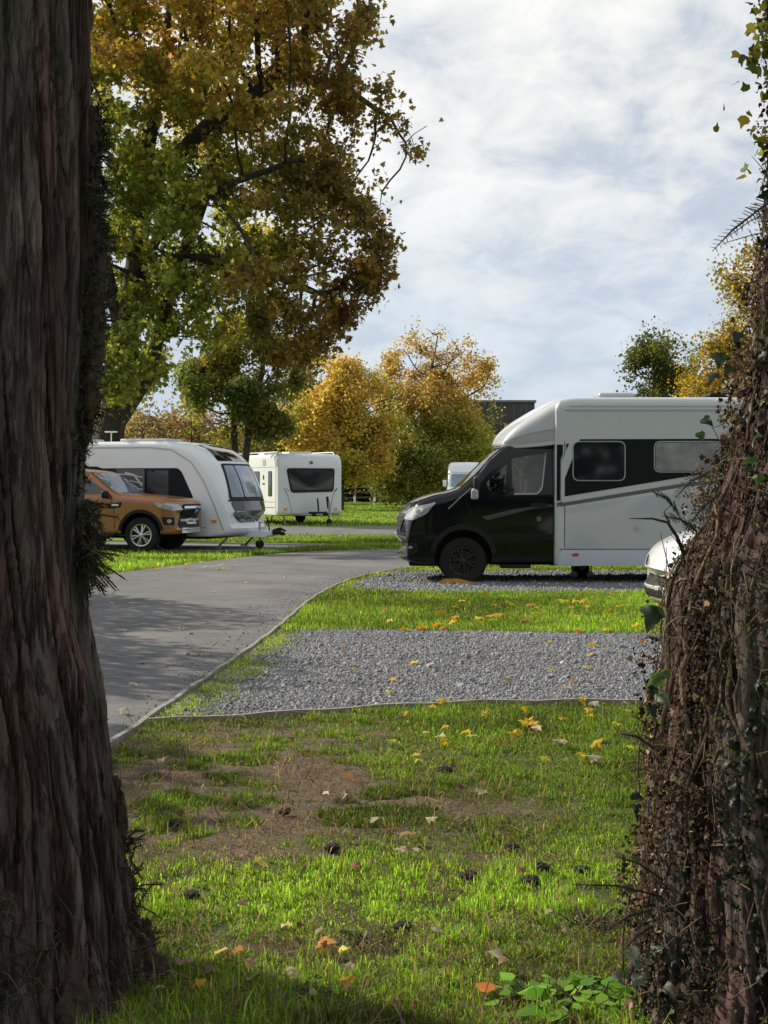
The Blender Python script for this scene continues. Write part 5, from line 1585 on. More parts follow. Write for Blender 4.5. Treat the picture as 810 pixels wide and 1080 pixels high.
# ================================================================== the two yew trunks in front
def yew_bark():
    m, nt, b, out = new_mat('yew_bark')
    N, L = nt.nodes, nt.links
    def mth(op, a, b_=None, c_=None):
        q = N.new('ShaderNodeMath'); q.operation = op
        for k, v in enumerate((a, b_, c_)):
            if v is None: continue
            if isinstance(v, (int, float)): q.inputs[k].default_value = v
            else: L.new(v, q.inputs[k])
        return q.outputs[0]
    at = N.new('ShaderNodeAttribute'); at.attribute_name = 'Col'
    tc = N.new('ShaderNodeTexCoord')
    def nz(sc, st, det=6, rough=.6, dist=0.0):
        mp = N.new('ShaderNodeMapping'); mp.inputs['Scale'].default_value = (1, 1, st)
        L.new(tc.outputs['Object'], mp.inputs[0])
        q = N.new('ShaderNodeTexNoise'); q.inputs['Scale'].default_value = sc; q.inputs['Detail'].default_value = det
        q.inputs['Roughness'].default_value = rough; q.inputs['Distortion'].default_value = dist
        L.new(mp.outputs[0], q.inputs['Vector']); return q.outputs['Fac']
    def crack(f, w):
        r = N.new('ShaderNodeMapRange'); r.inputs['From Min'].default_value = 0; r.inputs['From Max'].default_value = w
        L.new(mth('ABSOLUTE', mth('SUBTRACT', f, .5)), r.inputs['Value']); return r.outputs[0]
    c1 = crack(nz(8, .075, 6, .58, .4), .03)
    c2 = crack(nz(19, .10, 5, .6, .5), .04)
    flake = nz(13, .22, 9, .7, .9)
    fib = nz(120, .06, 4, .7)
    grain = nz(60, .5, 8, .75)
    lines = mth('MULTIPLY', mth('MULTIPLY_ADD', c1, .62, .38), mth('MULTIPLY_ADD', c2, .40, .60))
    tone = mth('MULTIPLY', lines, mth('MULTIPLY', mth('MULTIPLY_ADD', flake, 1.5, .28), mth('MULTIPLY_ADD', fib, .9, .55)))
    tone = mth('MULTIPLY', tone, mth('MULTIPLY_ADD', grain, 1.0, .5))
    sc = N.new('ShaderNodeVectorMath'); sc.operation = 'SCALE'
    L.new(at.outputs['Color'], sc.inputs[0]); L.new(tone, sc.inputs['Scale'])
    L.new(sc.outputs[0], b.inputs['Base Color'])
    h = mth('ADD', mth('MULTIPLY', lines, 1.0), mth('ADD', mth('MULTIPLY', flake, .9), mth('ADD', mth('MULTIPLY', fib, .25), mth('MULTIPLY', grain, .35))))
    bp = N.new('ShaderNodeBump'); bp.inputs['Strength'].default_value = 1.0; bp.inputs['Distance'].default_value = .022
    L.new(h, bp.inputs['Height']); L.new(bp.outputs[0], b.inputs['Normal'])
    pset(b, Roughness=.9, Specular_IOR_Level=.2)
    return m
m_yew = yew_bark()
m_litter = leaf_mat('dead_litter', trans=.18, rough=.8, spec=.1)
m_needle = leaf_mat('yew_needles', trans=.15, rough=.45, spec=.35)
m_ivy = leaf_mat('ivy_leaf', trans=.3, rough=.5, spec=.3)
m_vine = mat('ivy_vine', (.085, .058, .04), rough=.9, var=.45, vs=25, bump=.7, bs=90, stretch=(1, 1, .4), spec=.15)
m_vinep = mat('pale_vine', (.19, .14, .095), rough=.9, var=.35, vs=25, bump=.5, bs=90, spec=.15)
m_rootlet = mat('rootlet', (.13, .09, .058), rough=.9, var=.75, vs=9, spec=.15)
m_stub = mat('dead_stub', (.05, .035, .025), rough=.95, var=.5, vs=20, bump=1.0, bs=50)

def bark_trunk(name, ax, rad, z0, z1, nth, nz_, seed, parent, th0=0, th1=2 * math.pi, amp=1.0, tint=(1, 1, 1)):
    closed = abs(th1 - th0 - 2 * math.pi) < 1e-6
    th = np.linspace(th0, th1, nth, endpoint=not closed)
    z = np.linspace(z0, z1, nz_)
    T, Z = np.meshgrid(th, z)
    c, s = np.cos(T), np.sin(T)
    wob = (fbm(c * 1.5, s * 1.5, Z * 1.1, seed, 3) - .5)
    # fibrous vertical strips, slightly twisting
    tw = T + .18 * (Z - 1) + .35 * wob
    cc, ss = np.cos(tw), np.sin(tw)
    r1 = fbm(cc * 6, ss * 6, Z * .75, seed + 1, 4)
    rid = 1 - np.abs(2 * r1 - 1)
    pl = fbm(cc * 9, ss * 9, Z * 1.6, seed + 2, 3)
    plate = sstep(.46, .54, pl)
    fine = fbm(cc * 42, ss * 42, Z * 2.4, seed + 3, 4)
    flu = fbm(cc * 2.2, ss * 2.2, Z * .35, seed + 4, 2)
    crev = sstep(.90, .985, rid)
    peel = fbm(cc * 16, ss * 16, Z * 3.2, seed + 6, 3); peel = sstep(.52, .56, peel)
    d = .040 * (flu - .5) + .030 * wob + .014 * plate - .018 * crev + .014 * (fine - .5) + .008 * peel
    rr = rad(Z) + d * amp
    X0, Y0 = ax(Z)
    V = np.stack([X0 + rr * c, Y0 + rr * s, Z], -1).reshape(-1, 3)
    n = nth
    i = np.arange(nz_ - 1)[:, None] * n
    if closed:
        k = np.arange(n)[None]; k2 = (k + 1) % n
    else:
        k = np.arange(n - 1)[None]; k2 = k + 1
    F = np.stack([i + k, i + k2, i + n + k2, i + n + k], -1).reshape(-1, 4)
    tone = fbm(cc * 4, ss * 4, Z * .9, seed + 7, 3)[..., None]
    red = np.array([.175, .108, .098]); gry = np.array([.185, .152, .142]); drk = np.array([.03, .022, .019])
    C = gry * (1 - sstep(.38, .62, tone)) + red * sstep(.38, .62, tone)
    C = C * (.62 + .5 * plate[..., None] * (.5 + .5 * peel[..., None])) * (.55 + .9 * fine[..., None])
    alg = sstep(.58, .75, fbm(c * 3, s * 3, Z * 2, seed + 9, 3))[..., None] * .35
    C = C * (1 - alg) + np.array([.06, .085, .055]) * alg
    C = C * (1 - .85 * crev[..., None]) + drk * .85 * crev[..., None]
    C = C * np.array(tint)
    return np_mesh(name, V, F, m_yew, parent, col=C.reshape(-1, 3), smooth=True)

def interp(zs, vs):
    o = np.argsort(zs); zs = np.array(zs, float)[o]; vs = np.array(vs, float)[o]
    return lambda z: pchip(zs, vs, np.clip(z, zs[0], zs[-1]))

# ---- left yew
ly = empty('yew_tree', (-1.35, 4.15, 0))
tag(ly, 'thick dark yew trunk with peeling reddish bark filling the left side', 'tree')
def sil_radius(cx_, cy_, pts, pad):
    """trunk radius at each height so that its edge lies where it stands in the view from between the trunks"""
    zs, rs = [], []
    D = math.hypot(cx_, cy_); A = math.atan2(abs(cx_), cy_)
    for py, px in pts:
        zs.append(1.5 + (511 - py) / 1500 * cy_ * .97)
        rs.append(D * math.sin(A - math.atan(abs(px - 405) / 1500)) - pad)
    return interp(zs, rs)
radL = sil_radius(-1.35, 4.15, [(-600, 88), (0, 94), (300, 92), (470, 86), (560, 83), (640, 86), (700, 97), (760, 109), (850, 119), (930, 129), (1000, 137), (1080, 150), (1120, 156)], .012)
oL = bark_trunk('trunk', lambda z: (np.zeros_like(z), np.zeros_like(z)), radL, -.1, 6.2, 560, 620, 101, ly)
def needle_spray(P0, dirs, n_per, ln, g, base=.016, col=(.018, .032, .014), dead=.12):
    """flat sprays of yew needles along short twigs. returns leaf arrays and twig polylines"""
    Ps, tips, cols, twigs = [], [], [], []
    for p, d in zip(P0, dirs):
        d = unit(np.array(d) + g.normal(size=3) * .25)
        L_ = ln * g.uniform(.6, 1.3)
        side = unit(np.cross(d, g.normal(size=3)))
        bend = np.array([0, 0, -1]) * g.uniform(.1, .5)
        dd = g.uniform() < dead
        c = np.array((.13, .075, .03) if dd else col) * g.lognormal(0, .25)
        pts = []
        for t in np.linspace(0, 1, n_per):
            q = p + d * L_ * t + bend * L_ * t * t * .5
            pts.append(q)
            for sg in (-1, 1):
                Ps.append(q); tips.append(side * sg + d * .55 + g.normal(size=3) * .12)
                cols.append(c * g.lognormal(0, .2))
        twigs.append(pts[::max(1, n_per // 4)] + [pts[-1]])
    return np.array(Ps), np.array(tips), np.array(cols), twigs
def spray_mesh(name, P0, dirs, n_per, ln, base, parent, seed, col=(.018, .032, .014), dead=.12):
    g = np.random.default_rng(seed)
    P, T, C, tw = needle_spray(P0, dirs, n_per, ln, g, base, col, dead)
    V, F, C2 = leaf_cards(P, base * g.uniform(.7, 1.2, len(P)) * 1.0, C, 'needle2', tip=T, curl=.1, g=g)
    o = np_mesh(name, V, F, m_needle, parent, col=C2); tag(o, kind='stuff')
    mb = MB()
    for t in tw: mb.tube(t, [.0022] * (len(t) - 1) + [.001], 4)
    tag(mb.build('twig', m_stub, o), kind='stuff')
    return o
LEAF['needle2'] = LEAF['needle'] * np.array([1.15, 1])
gL = np.random.default_rng(55)
def on_left(z, th, off=0.0):
    r = radL(np.array(z)) + off
    return np.stack([r * np.cos(th), r * np.sin(th), np.array(z)], -1)
# dead ivy stem clinging to the right hand side of the trunk
EDGE = .13     # azimuth of the silhouette seen from the camera, about
zz = np.linspace(1.60, 2.62, 22)
st_pts = [(radL(np.array(z)) * math.cos(EDGE) + .026 + .012 * math.sin(z * 7), radL(np.array(z)) * math.sin(EDGE) + .02 * math.cos(z * 5), z) for z in zz]
def gnarl(mb, pts, r, n, seed, amp=.4):
    g = np.random.default_rng(seed)
    rs = r * (1 + amp * (g.uniform(size=len(pts)) - .5)) * np.minimum(1, np.minimum(np.arange(len(pts)) + 1, np.arange(len(pts))[::-1] + 1) / 3.0)
    return mb.tube(pts, list(rs), n)
gnarl(MB(), st_pts, .040, 14, 1, .5).build('ivy_stem', m_stub, ly)
gnarl(MB(), [(p[0] + .012 + .01 * math.sin(k), p[1] - .03 + .01 * math.cos(k * 1.3), p[2] - .05) for k, p in enumerate(st_pts[2:18])], .018, 10, 2, .5).build('ivy_stem', m_vine, ly)
def shoots_left(z0, z1, n, ln, seed, out=(.6, -.3, .1), dead=.1, col=(.018, .032, .014), off=.03):
    g = np.random.default_rng(seed)
    z = g.uniform(z0, z1, n)
    th = EDGE + g.normal(size=n) * .10
    P = on_left(z, th, off)
    D = np.array(out) + g.normal(size=(n, 3)) * .55
    spray_mesh('needle_shoot', P, D, 13, ln, .017, ly, seed, col, dead)
shoots_left(1.98, 2.60, 190, .05, 201, off=.045)
shoots_left(1.66, 1.98, 150, .05, 202, off=.025)
shoots_left(1.46, 1.66, 50, .035, 209, off=.0)
shoots_left(1.24, 1.46, 130, .075, 203, out=(.3, -.2, -.7), col=(.028, .045, .02))
shoots_left(1.27, 1.33, 14, .12, 204, out=(1.0, -.2, -.15), col=(.10, .12, .06))
shoots_left(.02, .45, 60, .09, 205, out=(.2, -1, .3))
g = np.random.default_rng(206)
z = g.uniform(.02, .42, 90); th = -1.25 + g.normal(size=90) * .4
spray_mesh('needle_shoot', on_left(z, th, .01), np.array([.2, -1, .2]) + g.normal(size=(90, 3)) * .5, 10, .10, .022, ly, 207, (.02, .045, .022))
# stubs and root burls on the right hand flank
def burl(parent, c, rx, rz, seed, m=m_stub):
    th = np.linspace(0, 2 * np.pi, 40, endpoint=False); ph = np.linspace(-np.pi / 2, np.pi / 2, 30)
    T, P_ = np.meshgrid(th, ph)
    x, y, zv = np.cos(P_) * np.cos(T), np.cos(P_) * np.sin(T), np.sin(P_)
    k = 1 + .75 * (fbm(x * 3 + seed, y * 3, zv * 1.6, seed, 4) - .5) + .22 * (fbm(x * 8, y * 8, zv * 6, seed + 1, 3) - .5)
    V = np.stack([c[0] + rx * x * k, c[1] + rx * y * k, c[2] + rz * zv * k], -1).reshape(-1, 3)
    i = np.arange(29)[:, None] * 40; q = np.arange(40)[None]; q2 = (q + 1) % 40
    F = np.stack([i + q, i + q2, i + 40 + q2, i + 40 + q], -1).reshape(-1, 4)
    return np_mesh('burl', V, F, m, parent, smooth=True)
def lb(z, off): return tuple(on_left(z, EDGE - .02, off))
burl(ly, lb(.05, .02), .05, .13, 5)
burl(ly, lb(.13, .045), .022, .075, 15)
burl(ly, lb(.02, .06), .035, .07, 16)
burl(ly, tuple(on_left(.06, -.6, .02)), .06, .10, 6)
burl(ly, lb(.50, .02), .022, .09, 8)
burl(ly, lb(.60, .02), .015, .035, 9)
g = np.random.default_rng(208)
tw = MB()
for k in range(90):
    z = g.uniform(.0, .30); th = .2 - g.uniform(0, 1.2)
    p = on_left(z, th, .015)
    d = np.array([g.normal() * .6 + .3, -.6, g.normal() * .7])
    d = unit(d) * g.uniform(.05, .16)
    tw.tube([p, p + d * .5 + (0, 0, .012), p + d + (0, 0, -.02)], [.0025, .002, .001], 5)
tw.build('bark_shred', m_vine, ly)

# ---- right yew, wrapped in ivy and litter
ry_ = empty('ivy_covered_yew', (1.38, 4.0, 0))
tag(ry_, 'leaning yew trunk wrapped in brown ivy stems, moss and dead leaves at the right edge', 'tree')
radR = sil_radius(1.38, 4.0, [(-600, 812), (0, 808), (200, 806), (290, 798), (340, 797), (400, 787), (440, 773), (480, 763), (520, 746), (560, 731), (600, 712), (640, 699), (700, 694), (760, 687), (800, 682), (850, 678), (900, 674), (960, 671), (1020, 664), (1080, 658), (1120, 654)], .034)
bark_trunk('trunk', lambda z: (np.zeros_like(z), np.zeros_like(z)), radR, -.1, 6.2, 420, 520, 131, ry_, amp=1.2, tint=(.80, .80, .78))
gR = np.random.default_rng(77)
def on_right(z, th, off=0.0):
    z = np.asarray(z, float)
    r = radR(z) + off
    return np.stack([r * np.cos(th), r * np.sin(th), z], -1)
SIL = math.pi + .10     # silhouette azimuth towards the camera's left
def rand_surface(n, g, z0=.0, z1=2.9, bias=.45, off=(.0, .05)):
    z = g.uniform(z0, z1, n)
    th = SIL + g.normal(size=n) * bias + .12
    return on_right(z, th, g.uniform(off[0], off[1], n)), z, th
# clinging dead leaf litter
n = 26000
P, z, th = rand_surface(n, gR, .0, 2.9, .48, (.0, .045))
lump = .075 * sstep(.45, .72, fbm(P[:, 0] * 5, P[:, 1] * 5, P[:, 2] * 4.5, 305, 3))
P = P + np.stack([np.cos(th), np.sin(th), th * 0], -1) * (lump * gR.uniform(.1, 1, n))[:, None]
clump = fbm(P[:, 0] * 9, P[:, 1] * 9, P[:, 2] * 6, 303, 3)
k = clump > gR.uniform(.49, .59, n); P, z, th = P[k], z[k], th[k]; n = len(P)
out = np.stack([np.cos(th), np.sin(th), th * 0], -1)
tip = unit(out * .5 + gR.normal(size=(n, 3)) * .7 + np.array([0, 0, -.9]))
t = gR.uniform(0, 1, n)
t = t * (1 - .5 * sstep(SIL + .1, SIL + .6, th))  # shade on the trunk's right half painted into the litter colour
C = vary(mixc((.018, .012, .009), (.26, .18, .115), t ** 2.4), gR, .45)
V, F, C = leaf_cards(P, np.minimum(.0115 * gR.lognormal(0, .45, n), .024), C, 'rough', up=out + gR.normal(size=(n, 3)) * .6, tip=tip, curl=.5, g=gR)
o = np_mesh('dead_leaf_litter', V, F, m_litter, ry_, col=C); tag(o, kind='stuff')
# moss and small green leaves
n = 16000
P, z, th = rand_surface(n, gR, .0, 2.9, .5, (.005, .06))
clump = fbm(P[:, 0] * 6 + 9, P[:, 1] * 6, P[:, 2] * 4, 309, 3)
k = clump > gR.uniform(.47, .66, n); P, th = P[k], th[k]; n = len(P)
out = np.stack([np.cos(th), np.sin(th), th * 0], -1)
C = vary(mixc((.022, .032, .010), (.11, .13, .028), gR.uniform(0, 1, n) ** 1.6), gR, .4)
V, F, C = leaf_cards(P, .009 * gR.lognormal(0, .4, n), C, 'oval', up=out, tip=unit(out + gR.normal(size=(n, 3)) * .8), curl=.2, g=gR)
o = np_mesh('moss', V, F, m_litter, ry_, col=C); tag(o, kind='stuff')
n = 5200
z = gR.uniform(.0, 2.9, n); th = SIL + gR.uniform(.0, 1.5, n)
P = on_right(z, th, gR.uniform(.005, .05, n))
clump = fbm(P[:, 0] * 4 + 3, P[:, 1] * 4, P[:, 2] * 3, 313, 3)
k = clump > gR.uniform(.50, .62, n); P, th = P[k], th[k]; n = len(P)
out = np.stack([np.cos(th), np.sin(th), th * 0], -1)
C = vary(np.tile(np.array([.014, .028, .011]), (n, 1)), gR, .4)
V, F, C = leaf_cards(P, .026 * gR.lognormal(0, .35, n), C, 'ivy', up=out + gR.normal(size=(n, 3)) * .35, tip=unit(out * .3 + gR.normal(size=(n, 3)) * .6 + np.array([0, 0, -.9])), curl=.5, g=gR, fan=True)
o = np_mesh('ivy_foliage', V, F, m_ivy, ry_, col=C); tag(o, kind='stuff')
# fine dead rootlets: many thin curved stalks
rl = MB()
for k in range(850):
    z = gR.uniform(.02, 2.5); th = SIL + gR.normal() * .5 + .1
    p = on_right(z, th, gR.uniform(.0, .04))
    outv = np.array([math.cos(th), math.sin(th), 0]); tan = np.array([-outv[1], outv[0], 0])
    d = unit(outv * gR.uniform(-.1, .55) + tan * gR.normal() * .5 + np.array([0, 0, gR.normal() * 1.3 - .4])) * gR.uniform(.03, .15)
    c = tan * gR.normal() * .03
    rl.tube([p, p + d * .5 + c, p + d + c * .3 - np.array([0, 0, .01])], [.0018, .0016, .0008], 4, cap=False)
o = rl.build('rootlet', m_rootlet, ry_); tag(o, kind='stuff')
# woody ivy stems winding up the trunk
for k in range(16):
    g = np.random.default_rng(400 + k)
    z = g.uniform(-.02, 1.2); th = SIL + g.uniform(-.35, .95)
    L_ = g.uniform(.5, 1.7); pts = []
    dth = g.normal() * .25
    off = g.uniform(.006, .04)
    m_ = int(L_ / .04)
    for j in range(m_):
        zz_ = z + j * .04
        th += dth * .04 + g.normal() * .022
        pts.append(tuple(on_right(zz_, th, off + .012 * math.sin(j * .5 + k))))
    r0 = g.uniform(.003, .009)
    MB().tube(pts, list(np.linspace(r0, r0 * .55, len(pts))), 7).build('ivy_stem', m_vinep if k % 6 == 0 else m_vine, ry_)
# a curled knot of stems (the round tangle half way up)
for k in range(5):
    g = np.random.default_rng(450 + k)
    c = on_right(1.16 + g.normal() * .05, SIL + .22 + g.normal() * .06, .05)
    rr, ph = g.uniform(.03, .075), g.uniform(0, 6)
    w1, w2, w3 = g.normal(size=3)
    pts = [c + np.array([rr * (.6 + .25 * w1 * math.sin(t * .8)) * math.cos(t + ph), -.02 * math.sin(2 * t) - .01 * w3 * t, rr * (1.1 + .3 * w2 * math.sin(t * .6 + 1)) * math.sin(t * .8 + ph)]) for t in np.linspace(0, g.uniform(2, 3.6), 18)]
    MB().tube(pts, [.0032] * 17 + [.001], 6).build('ivy_stem', m_vine if k % 2 else m_vinep, ry_)
# bare shoot sticking out to the left
def px_on(px, py, Y):   # point relative to the right yew's base
    s = Y / 1500
    return np.array([(px - 405) * s - 1.38, Y - 4.0, 1.5 + (511 - py) * s])
MB().tube([px_on(722, 585, 3.85), px_on(714, 566, 3.8), px_on(704, 551, 3.8), px_on(688, 547, 3.8), px_on(664, 547, 3.8)], [.006, .005, .004, .003, .001], 7).build('bare_shoot', m_stub, ry_)
MB().tube([px_on(706, 552, 3.8), px_on(700, 540, 3.78), px_on(712, 528, 3.8)], [.004, .002, .001], 6).build('bare_shoot', m_vinep, ry_)
# ivy leaves at the edge and over the bark
ivy = [(692, 640, 30, 1.9), (696, 712, 20, .6), (700, 730, 18, 1.0), (692, 725, 15, 2.2), (688, 745, 15, 1.8), (668, 838, 14, 2.8), (672, 850, 13, 1.6), (704, 705, 15, 0.4), (760, 372, 18, 1.4), (752, 392, 16, 2.0), (771, 385, 14, .9), (742, 440, 14, 2.4), (738, 455, 12, 1.2), (778, 350, 14, 1.1),
       (796, 480, 16, .5), (801, 500, 15, 1.8), (788, 490, 12, 2.6), (720, 920, 12, 1.2), (700, 1045, 16, 2.0), (742, 1060, 18, .8), (790, 880, 20, 1.8), (800, 900, 18, 1.0)]
for k, (px, py, sz, a) in enumerate(ivy):
    g = np.random.default_rng(500 + k)
    p = px_on(px, py, 3.72 if px > 700 else 3.85)
    tip = np.array([[-math.cos(a) * .9 if k % 3 else math.cos(a), -.25, -math.sin(a)]])
    up = np.array([[-.25, -1, .35]]) + g.normal(size=(1, 3)) * .25
    c = np.array([[.022, .045, .02]]) * g.lognormal(0, .3)
    if k in (1, 2, 7, 14, 15): c = np.array([[.07, .13, .025]])  # a few leaves given a brighter green to look lit
    V, F, C = leaf_cards(p[None], np.array([sz / 385.0 * .95]), c, 'ivy', up, tip, .7, g, True)
    np_mesh('ivy_leaf', V, F, m_ivy, ry_, col=C)
# pale silvery leaves caught low on the trunk
for k, (px, py, sz) in enumerate(((664, 1010, 26), (676, 1030, 24), (690, 1000, 20), (712, 1010, 24), (700, 735, 18), (652, 1030, 18))):
    g = np.random.default_rng(540 + k)
    V, F, C = leaf_cards(px_on(px, py, 3.78)[None], np.array([sz / 385.0 * .8]), np.array([[.13, .15, .12]]), 'ivy', np.array([[-.5, -.8, .3]]) + g.normal(size=(1, 3)) * .3, np.array([[g.normal(), -.2, -1]]), .9, g, True)
    np_mesh('pale_leaf', V, F, m_ivy, ry_, col=C)
# drooping sprigs of yew and the leafy top
def sprig(pts, n_per, size, seed, col, dead=0.0, sub=True):
    g = np.random.default_rng(seed)
    pts = [np.array(p) for p in pts]
    q = []
    for a, b in zip(pts[:-1], pts[1:]):
        for t in np.linspace(0, 1, n_per, endpoint=False): q.append(a + (b - a) * t)
    q = np.array(q)
    d = unit(np.gradient(q, axis=0))
    up = np.array([.1, -.8, .6])
    sd_ = unit(np.cross(d, up))
    P = np.repeat(q, 2, 0)
    T = np.repeat(d * .6, 2, 0) + np.concatenate([sd_[:, None], -sd_[:, None]], 1).reshape(-1, 3) + g.normal(size=(len(P), 3)) * .15
    taper = np.repeat(np.linspace(1, .55, len(q)), 2)
    C = vary(np.tile(np.array(col), (len(P), 1)), g, .25)
    V, F, C = leaf_cards(P, size * taper * g.uniform(.75, 1.15, len(P)), C, 'needle2', np.tile(up, (len(P), 1)), T, .1, g)
    o = np_mesh('yew_sprig', V, F, m_needle, ry_, col=C)
    MB().tube(pts, [.003] * (len(pts) - 1) + [.001], 5).build('twig', m_stub, o)
sprig([px_on(808, 215, 3.8), px_on(793, 227, 3.78), px_on(772, 243, 3.76), px_on(750, 266, 3.74)], 6, .036, 601, (.05, .05, .035))
for k, (x0, y0, x1, y1) in enumerate(((700, 948, 604, 935), (690, 962, 640, 985), (700, 930, 650, 905), (760, 520, 722, 560), (745, 500, 712, 525), (735, 560, 700, 545), (690, 790, 655, 775), (800, 840, 770, 870), (690, 980, 655, 1010), (715, 540, 690, 520))):
    sprig([px_on(x0, y0, 3.8), px_on((x0 + x1) / 2, (y0 + y1) / 2 - 5, 3.72), px_on(x1, y1, 3.66)], 9, .030, 610 + k, (.03, .045, .022) if k % 2 else (.075, .075, .04))
g = np.random.default_rng(620)
n = 420
P = np.stack([g.normal(size=n) * .05 - .29, g.normal(size=n) * .12 - .12, g.uniform(2.35, 3.1, n)], -1)
C = vary(mixc((.10, .13, .03), (.30, .24, .04), g.uniform(0, 1, n)), g, .25)
V, F, C = leaf_cards(P, .035 * g.uniform(.6, 1.2, n), C, 'rough', g=g)
np_mesh('top_foliage', V, F, m_leaf, ry_, col=C)

# crowns of the two yews, above the picture, and the next yew of the row
def yew_crown(parent, blobs, n, seed):
    g = np.random.default_rng(seed)
    P = blob_points(blobs, n, g, .2)
    C = vary(np.tile(np.array((.022, .04, .016)), (n, 1)), g, .3)
    V, F, C = leaf_cards(P, .16 * g.uniform(.6, 1.2, n), C, 'rough', g=g)
    return np_mesh('crown', V, F, m_needle, parent, col=C)
yew_crown(ly, [(-.2, .2, 5.6, 1.8, 1.8, 1.6), (-1.4, .5, 5.2, 1.5, 1.5, 1.3)], 5000, 701)
yew_crown(ry_, [(.6, .2, 5.4, 1.6, 1.6, 1.4)], 4000, 702)

for k, (x, y, h) in enumerate(((-7.5, 10.2, 5.2), (-7.7, 14.6, 5.4), (-7.9, 18.8, 5.0))):
    t = empty('yew_tree', (x, y, 0))
    tag(t, ['dark bushy yew standing left of the drive, nearest the thick trunk', 'dark bushy yew standing left of the drive between two others', 'dark bushy yew standing left of the drive, nearest the pickup'][k], 'tree')
    MB().tube([(0, 0, -.05), (.05, 0, h * .4), (0, .05, h * .8)], [.22, .17, .06], 10).build('trunk', m_bark, t)
    yew_crown(t, [(0, 0, h * .5, 1.7, 2.1, h * .45), (.3, -1.2, h * .42, 1.3, 1.5, h * .36), (-.2, 1.3, h * .42, 1.3, 1.5, h * .36)], 7500, 710 + k)
def belt():
    g = np.random.default_rng(720)
    n = 26000
    x = g.uniform(-40, 60, n); z = 11 * g.uniform(0, 1, n) ** .85 * (.6 + .7 * fbm(x * .2, x * 0, seed=721)); y = -24 - 3 * g.uniform(size=n) - .1 * z
    C = vary(mixc((.010, .016, .007), (.026, .026, .011), fbm(x * .2, z * .2, seed=722)), g, .3)
    V, F, C2 = leaf_cards(np.stack([x, y, z], -1), .75 * g.uniform(.5, 1.2, n), C, 'rough', g=g)
    o = np_mesh('tree_belt', V, F, m_leafd, col=C2); tag(o, 'dark belt of trees on the near side of the field', None, None, 'stuff')
belt()

# ================================================================== fallen leaves, clods, low plants
m_fall = leaf_mat('fallen_leaf', trans=.35, rough=.6, spec=.25)
def ground_at(px, py):
    Y = 2250 / (py - 511)
    return (px - 405) / 1500 * Y, Y
YEL, ORG, PAL, BRN, LIM = (.62, .42, .03), (.55, .20, .03), (.50, .42, .30), (.16, .085, .045), (.55, .52, .06)
def zsurf(x, y):
    if y < front_edge(np.array(x)): return .004 + float(bmp(np.array([x]), np.array([y]))[0]) + .040
    if y < rear_edge(np.array(x)): return .042
    return .045
def fallen(px, py, size, c, label, group, seed, shape='maple', xy=None):
    g = np.random.default_rng(seed)
    x, y = xy or ground_at(px, py)
    if x < kerb_x(np.array(y)): z = .035
    else: z = zsurf(x, y)
    tip = np.array([[g.normal(), g.normal(), .12 * g.normal()]])
    up = np.array([[g.normal() * .35, g.normal() * .35 - .35, 1.0]])
    C0 = np.clip(np.array([c]) * g.lognormal(0, .12), 0, .8)
    V, F, C = leaf_cards(np.zeros((1, 3)), np.array([size * (1.0 if py < 900 else .72)]), C0, shape, up, tip, .6 * g.uniform(.3, 1.3), g, True)
    C = np.clip(C * g.uniform(.75, 1.1, (len(C), 1)), 0, .85)
    V = V - V.mean(0)
    # stalk
    o = np_mesh('fallen_leaf', V, F, m_fall, None, col=C)
    o.location = (x, y, z + .01)
    tag(o, label, 'leaf', group)
    return o
uniq = [(543, 787, .085, YEL, 'bright yellow maple leaf alone on the green lawn in front of the gravel'), (277, 927, .085, (.62, .50, .16), 'pale yellow maple leaf on the bright band of lawn'), (367, 836, .085, ORG, 'orange leaf on the bare earth patch'), (424, 914, .075, PAL, 'pale upturned leaf below a long curled tan leaf, middle of the lawn'), (430, 898, .10, (.34, .22, .12), 'long curled tan leaf, middle of the lawn'),
        (375, 932, .07, (.36, .15, .08), 'reddish curled leaf in the bright grass'), (342, 1019, .09, (.62, .30, .06), 'orange leaf standing up in the grass near the left trunk'), (363, 1026, .06, LIM, 'small yellow leaf next to the standing orange leaf'), (514, 1067, .10, (.58, .17, .02), 'deep orange leaf at the bottom beside the bright green plant'), (365, 1061, .07, (.6, .34, .03), 'amber leaf at the bottom edge of the lawn'),
        (232, 1028, .11, (.52, .42, .14), 'long yellowish leaf lying beside the left trunk'), (265, 1056, .11, (.38, .34, .20), 'folded pale leaf at the bottom left of the lawn'), (528, 1033, .10, PAL, 'pale cream leaf above the bright green plant'), (598, 1003, .09, (.48, .40, .26), 'pale curled leaf near the foot of the ivy covered trunk'), (298, 634, .10, ORG, 'orange leaf on the kerb moss beside the verge'), (513, 690, .10, ORG, 'orange leaf lying on the grey gravel'),
        (590, 794, .075, PAL, 'cream leaf on the lawn before the right trunk'), (630, 798, .085, YEL, 'yellow leaf beside the cream leaf before the right trunk'), (562, 776, .085, (.62, .33, .03), 'golden orange leaf right of the bright yellow leaf'), (497, 936, .05, BRN, 'dark brown shrivelled leaf in the middle of the bright lawn'), (250, 1026, .06, ORG, 'small orange leaf on bare soil beside the left trunk'), (208, 1066, .07, (.6, .36, .03), 'amber leaf at the foot of the left trunk')]
for k, (px, py, s, c, lab) in enumerate(uniq):
    fallen(px, py, s, c, lab, None, 800 + k, 'maple' if s < .1 else 'oval')
g = np.random.default_rng(99)
for k in range(46):
    px, py = g.uniform(395, 672), g.uniform(628, 672)
    fallen(px, py, g.uniform(.08, .13), YEL if g.uniform() < .75 else ORG, 'yellow autumn leaf scattered on the verge in front of the motorhome', 'fallen leaves on the verge before the motorhome', 900 + k)
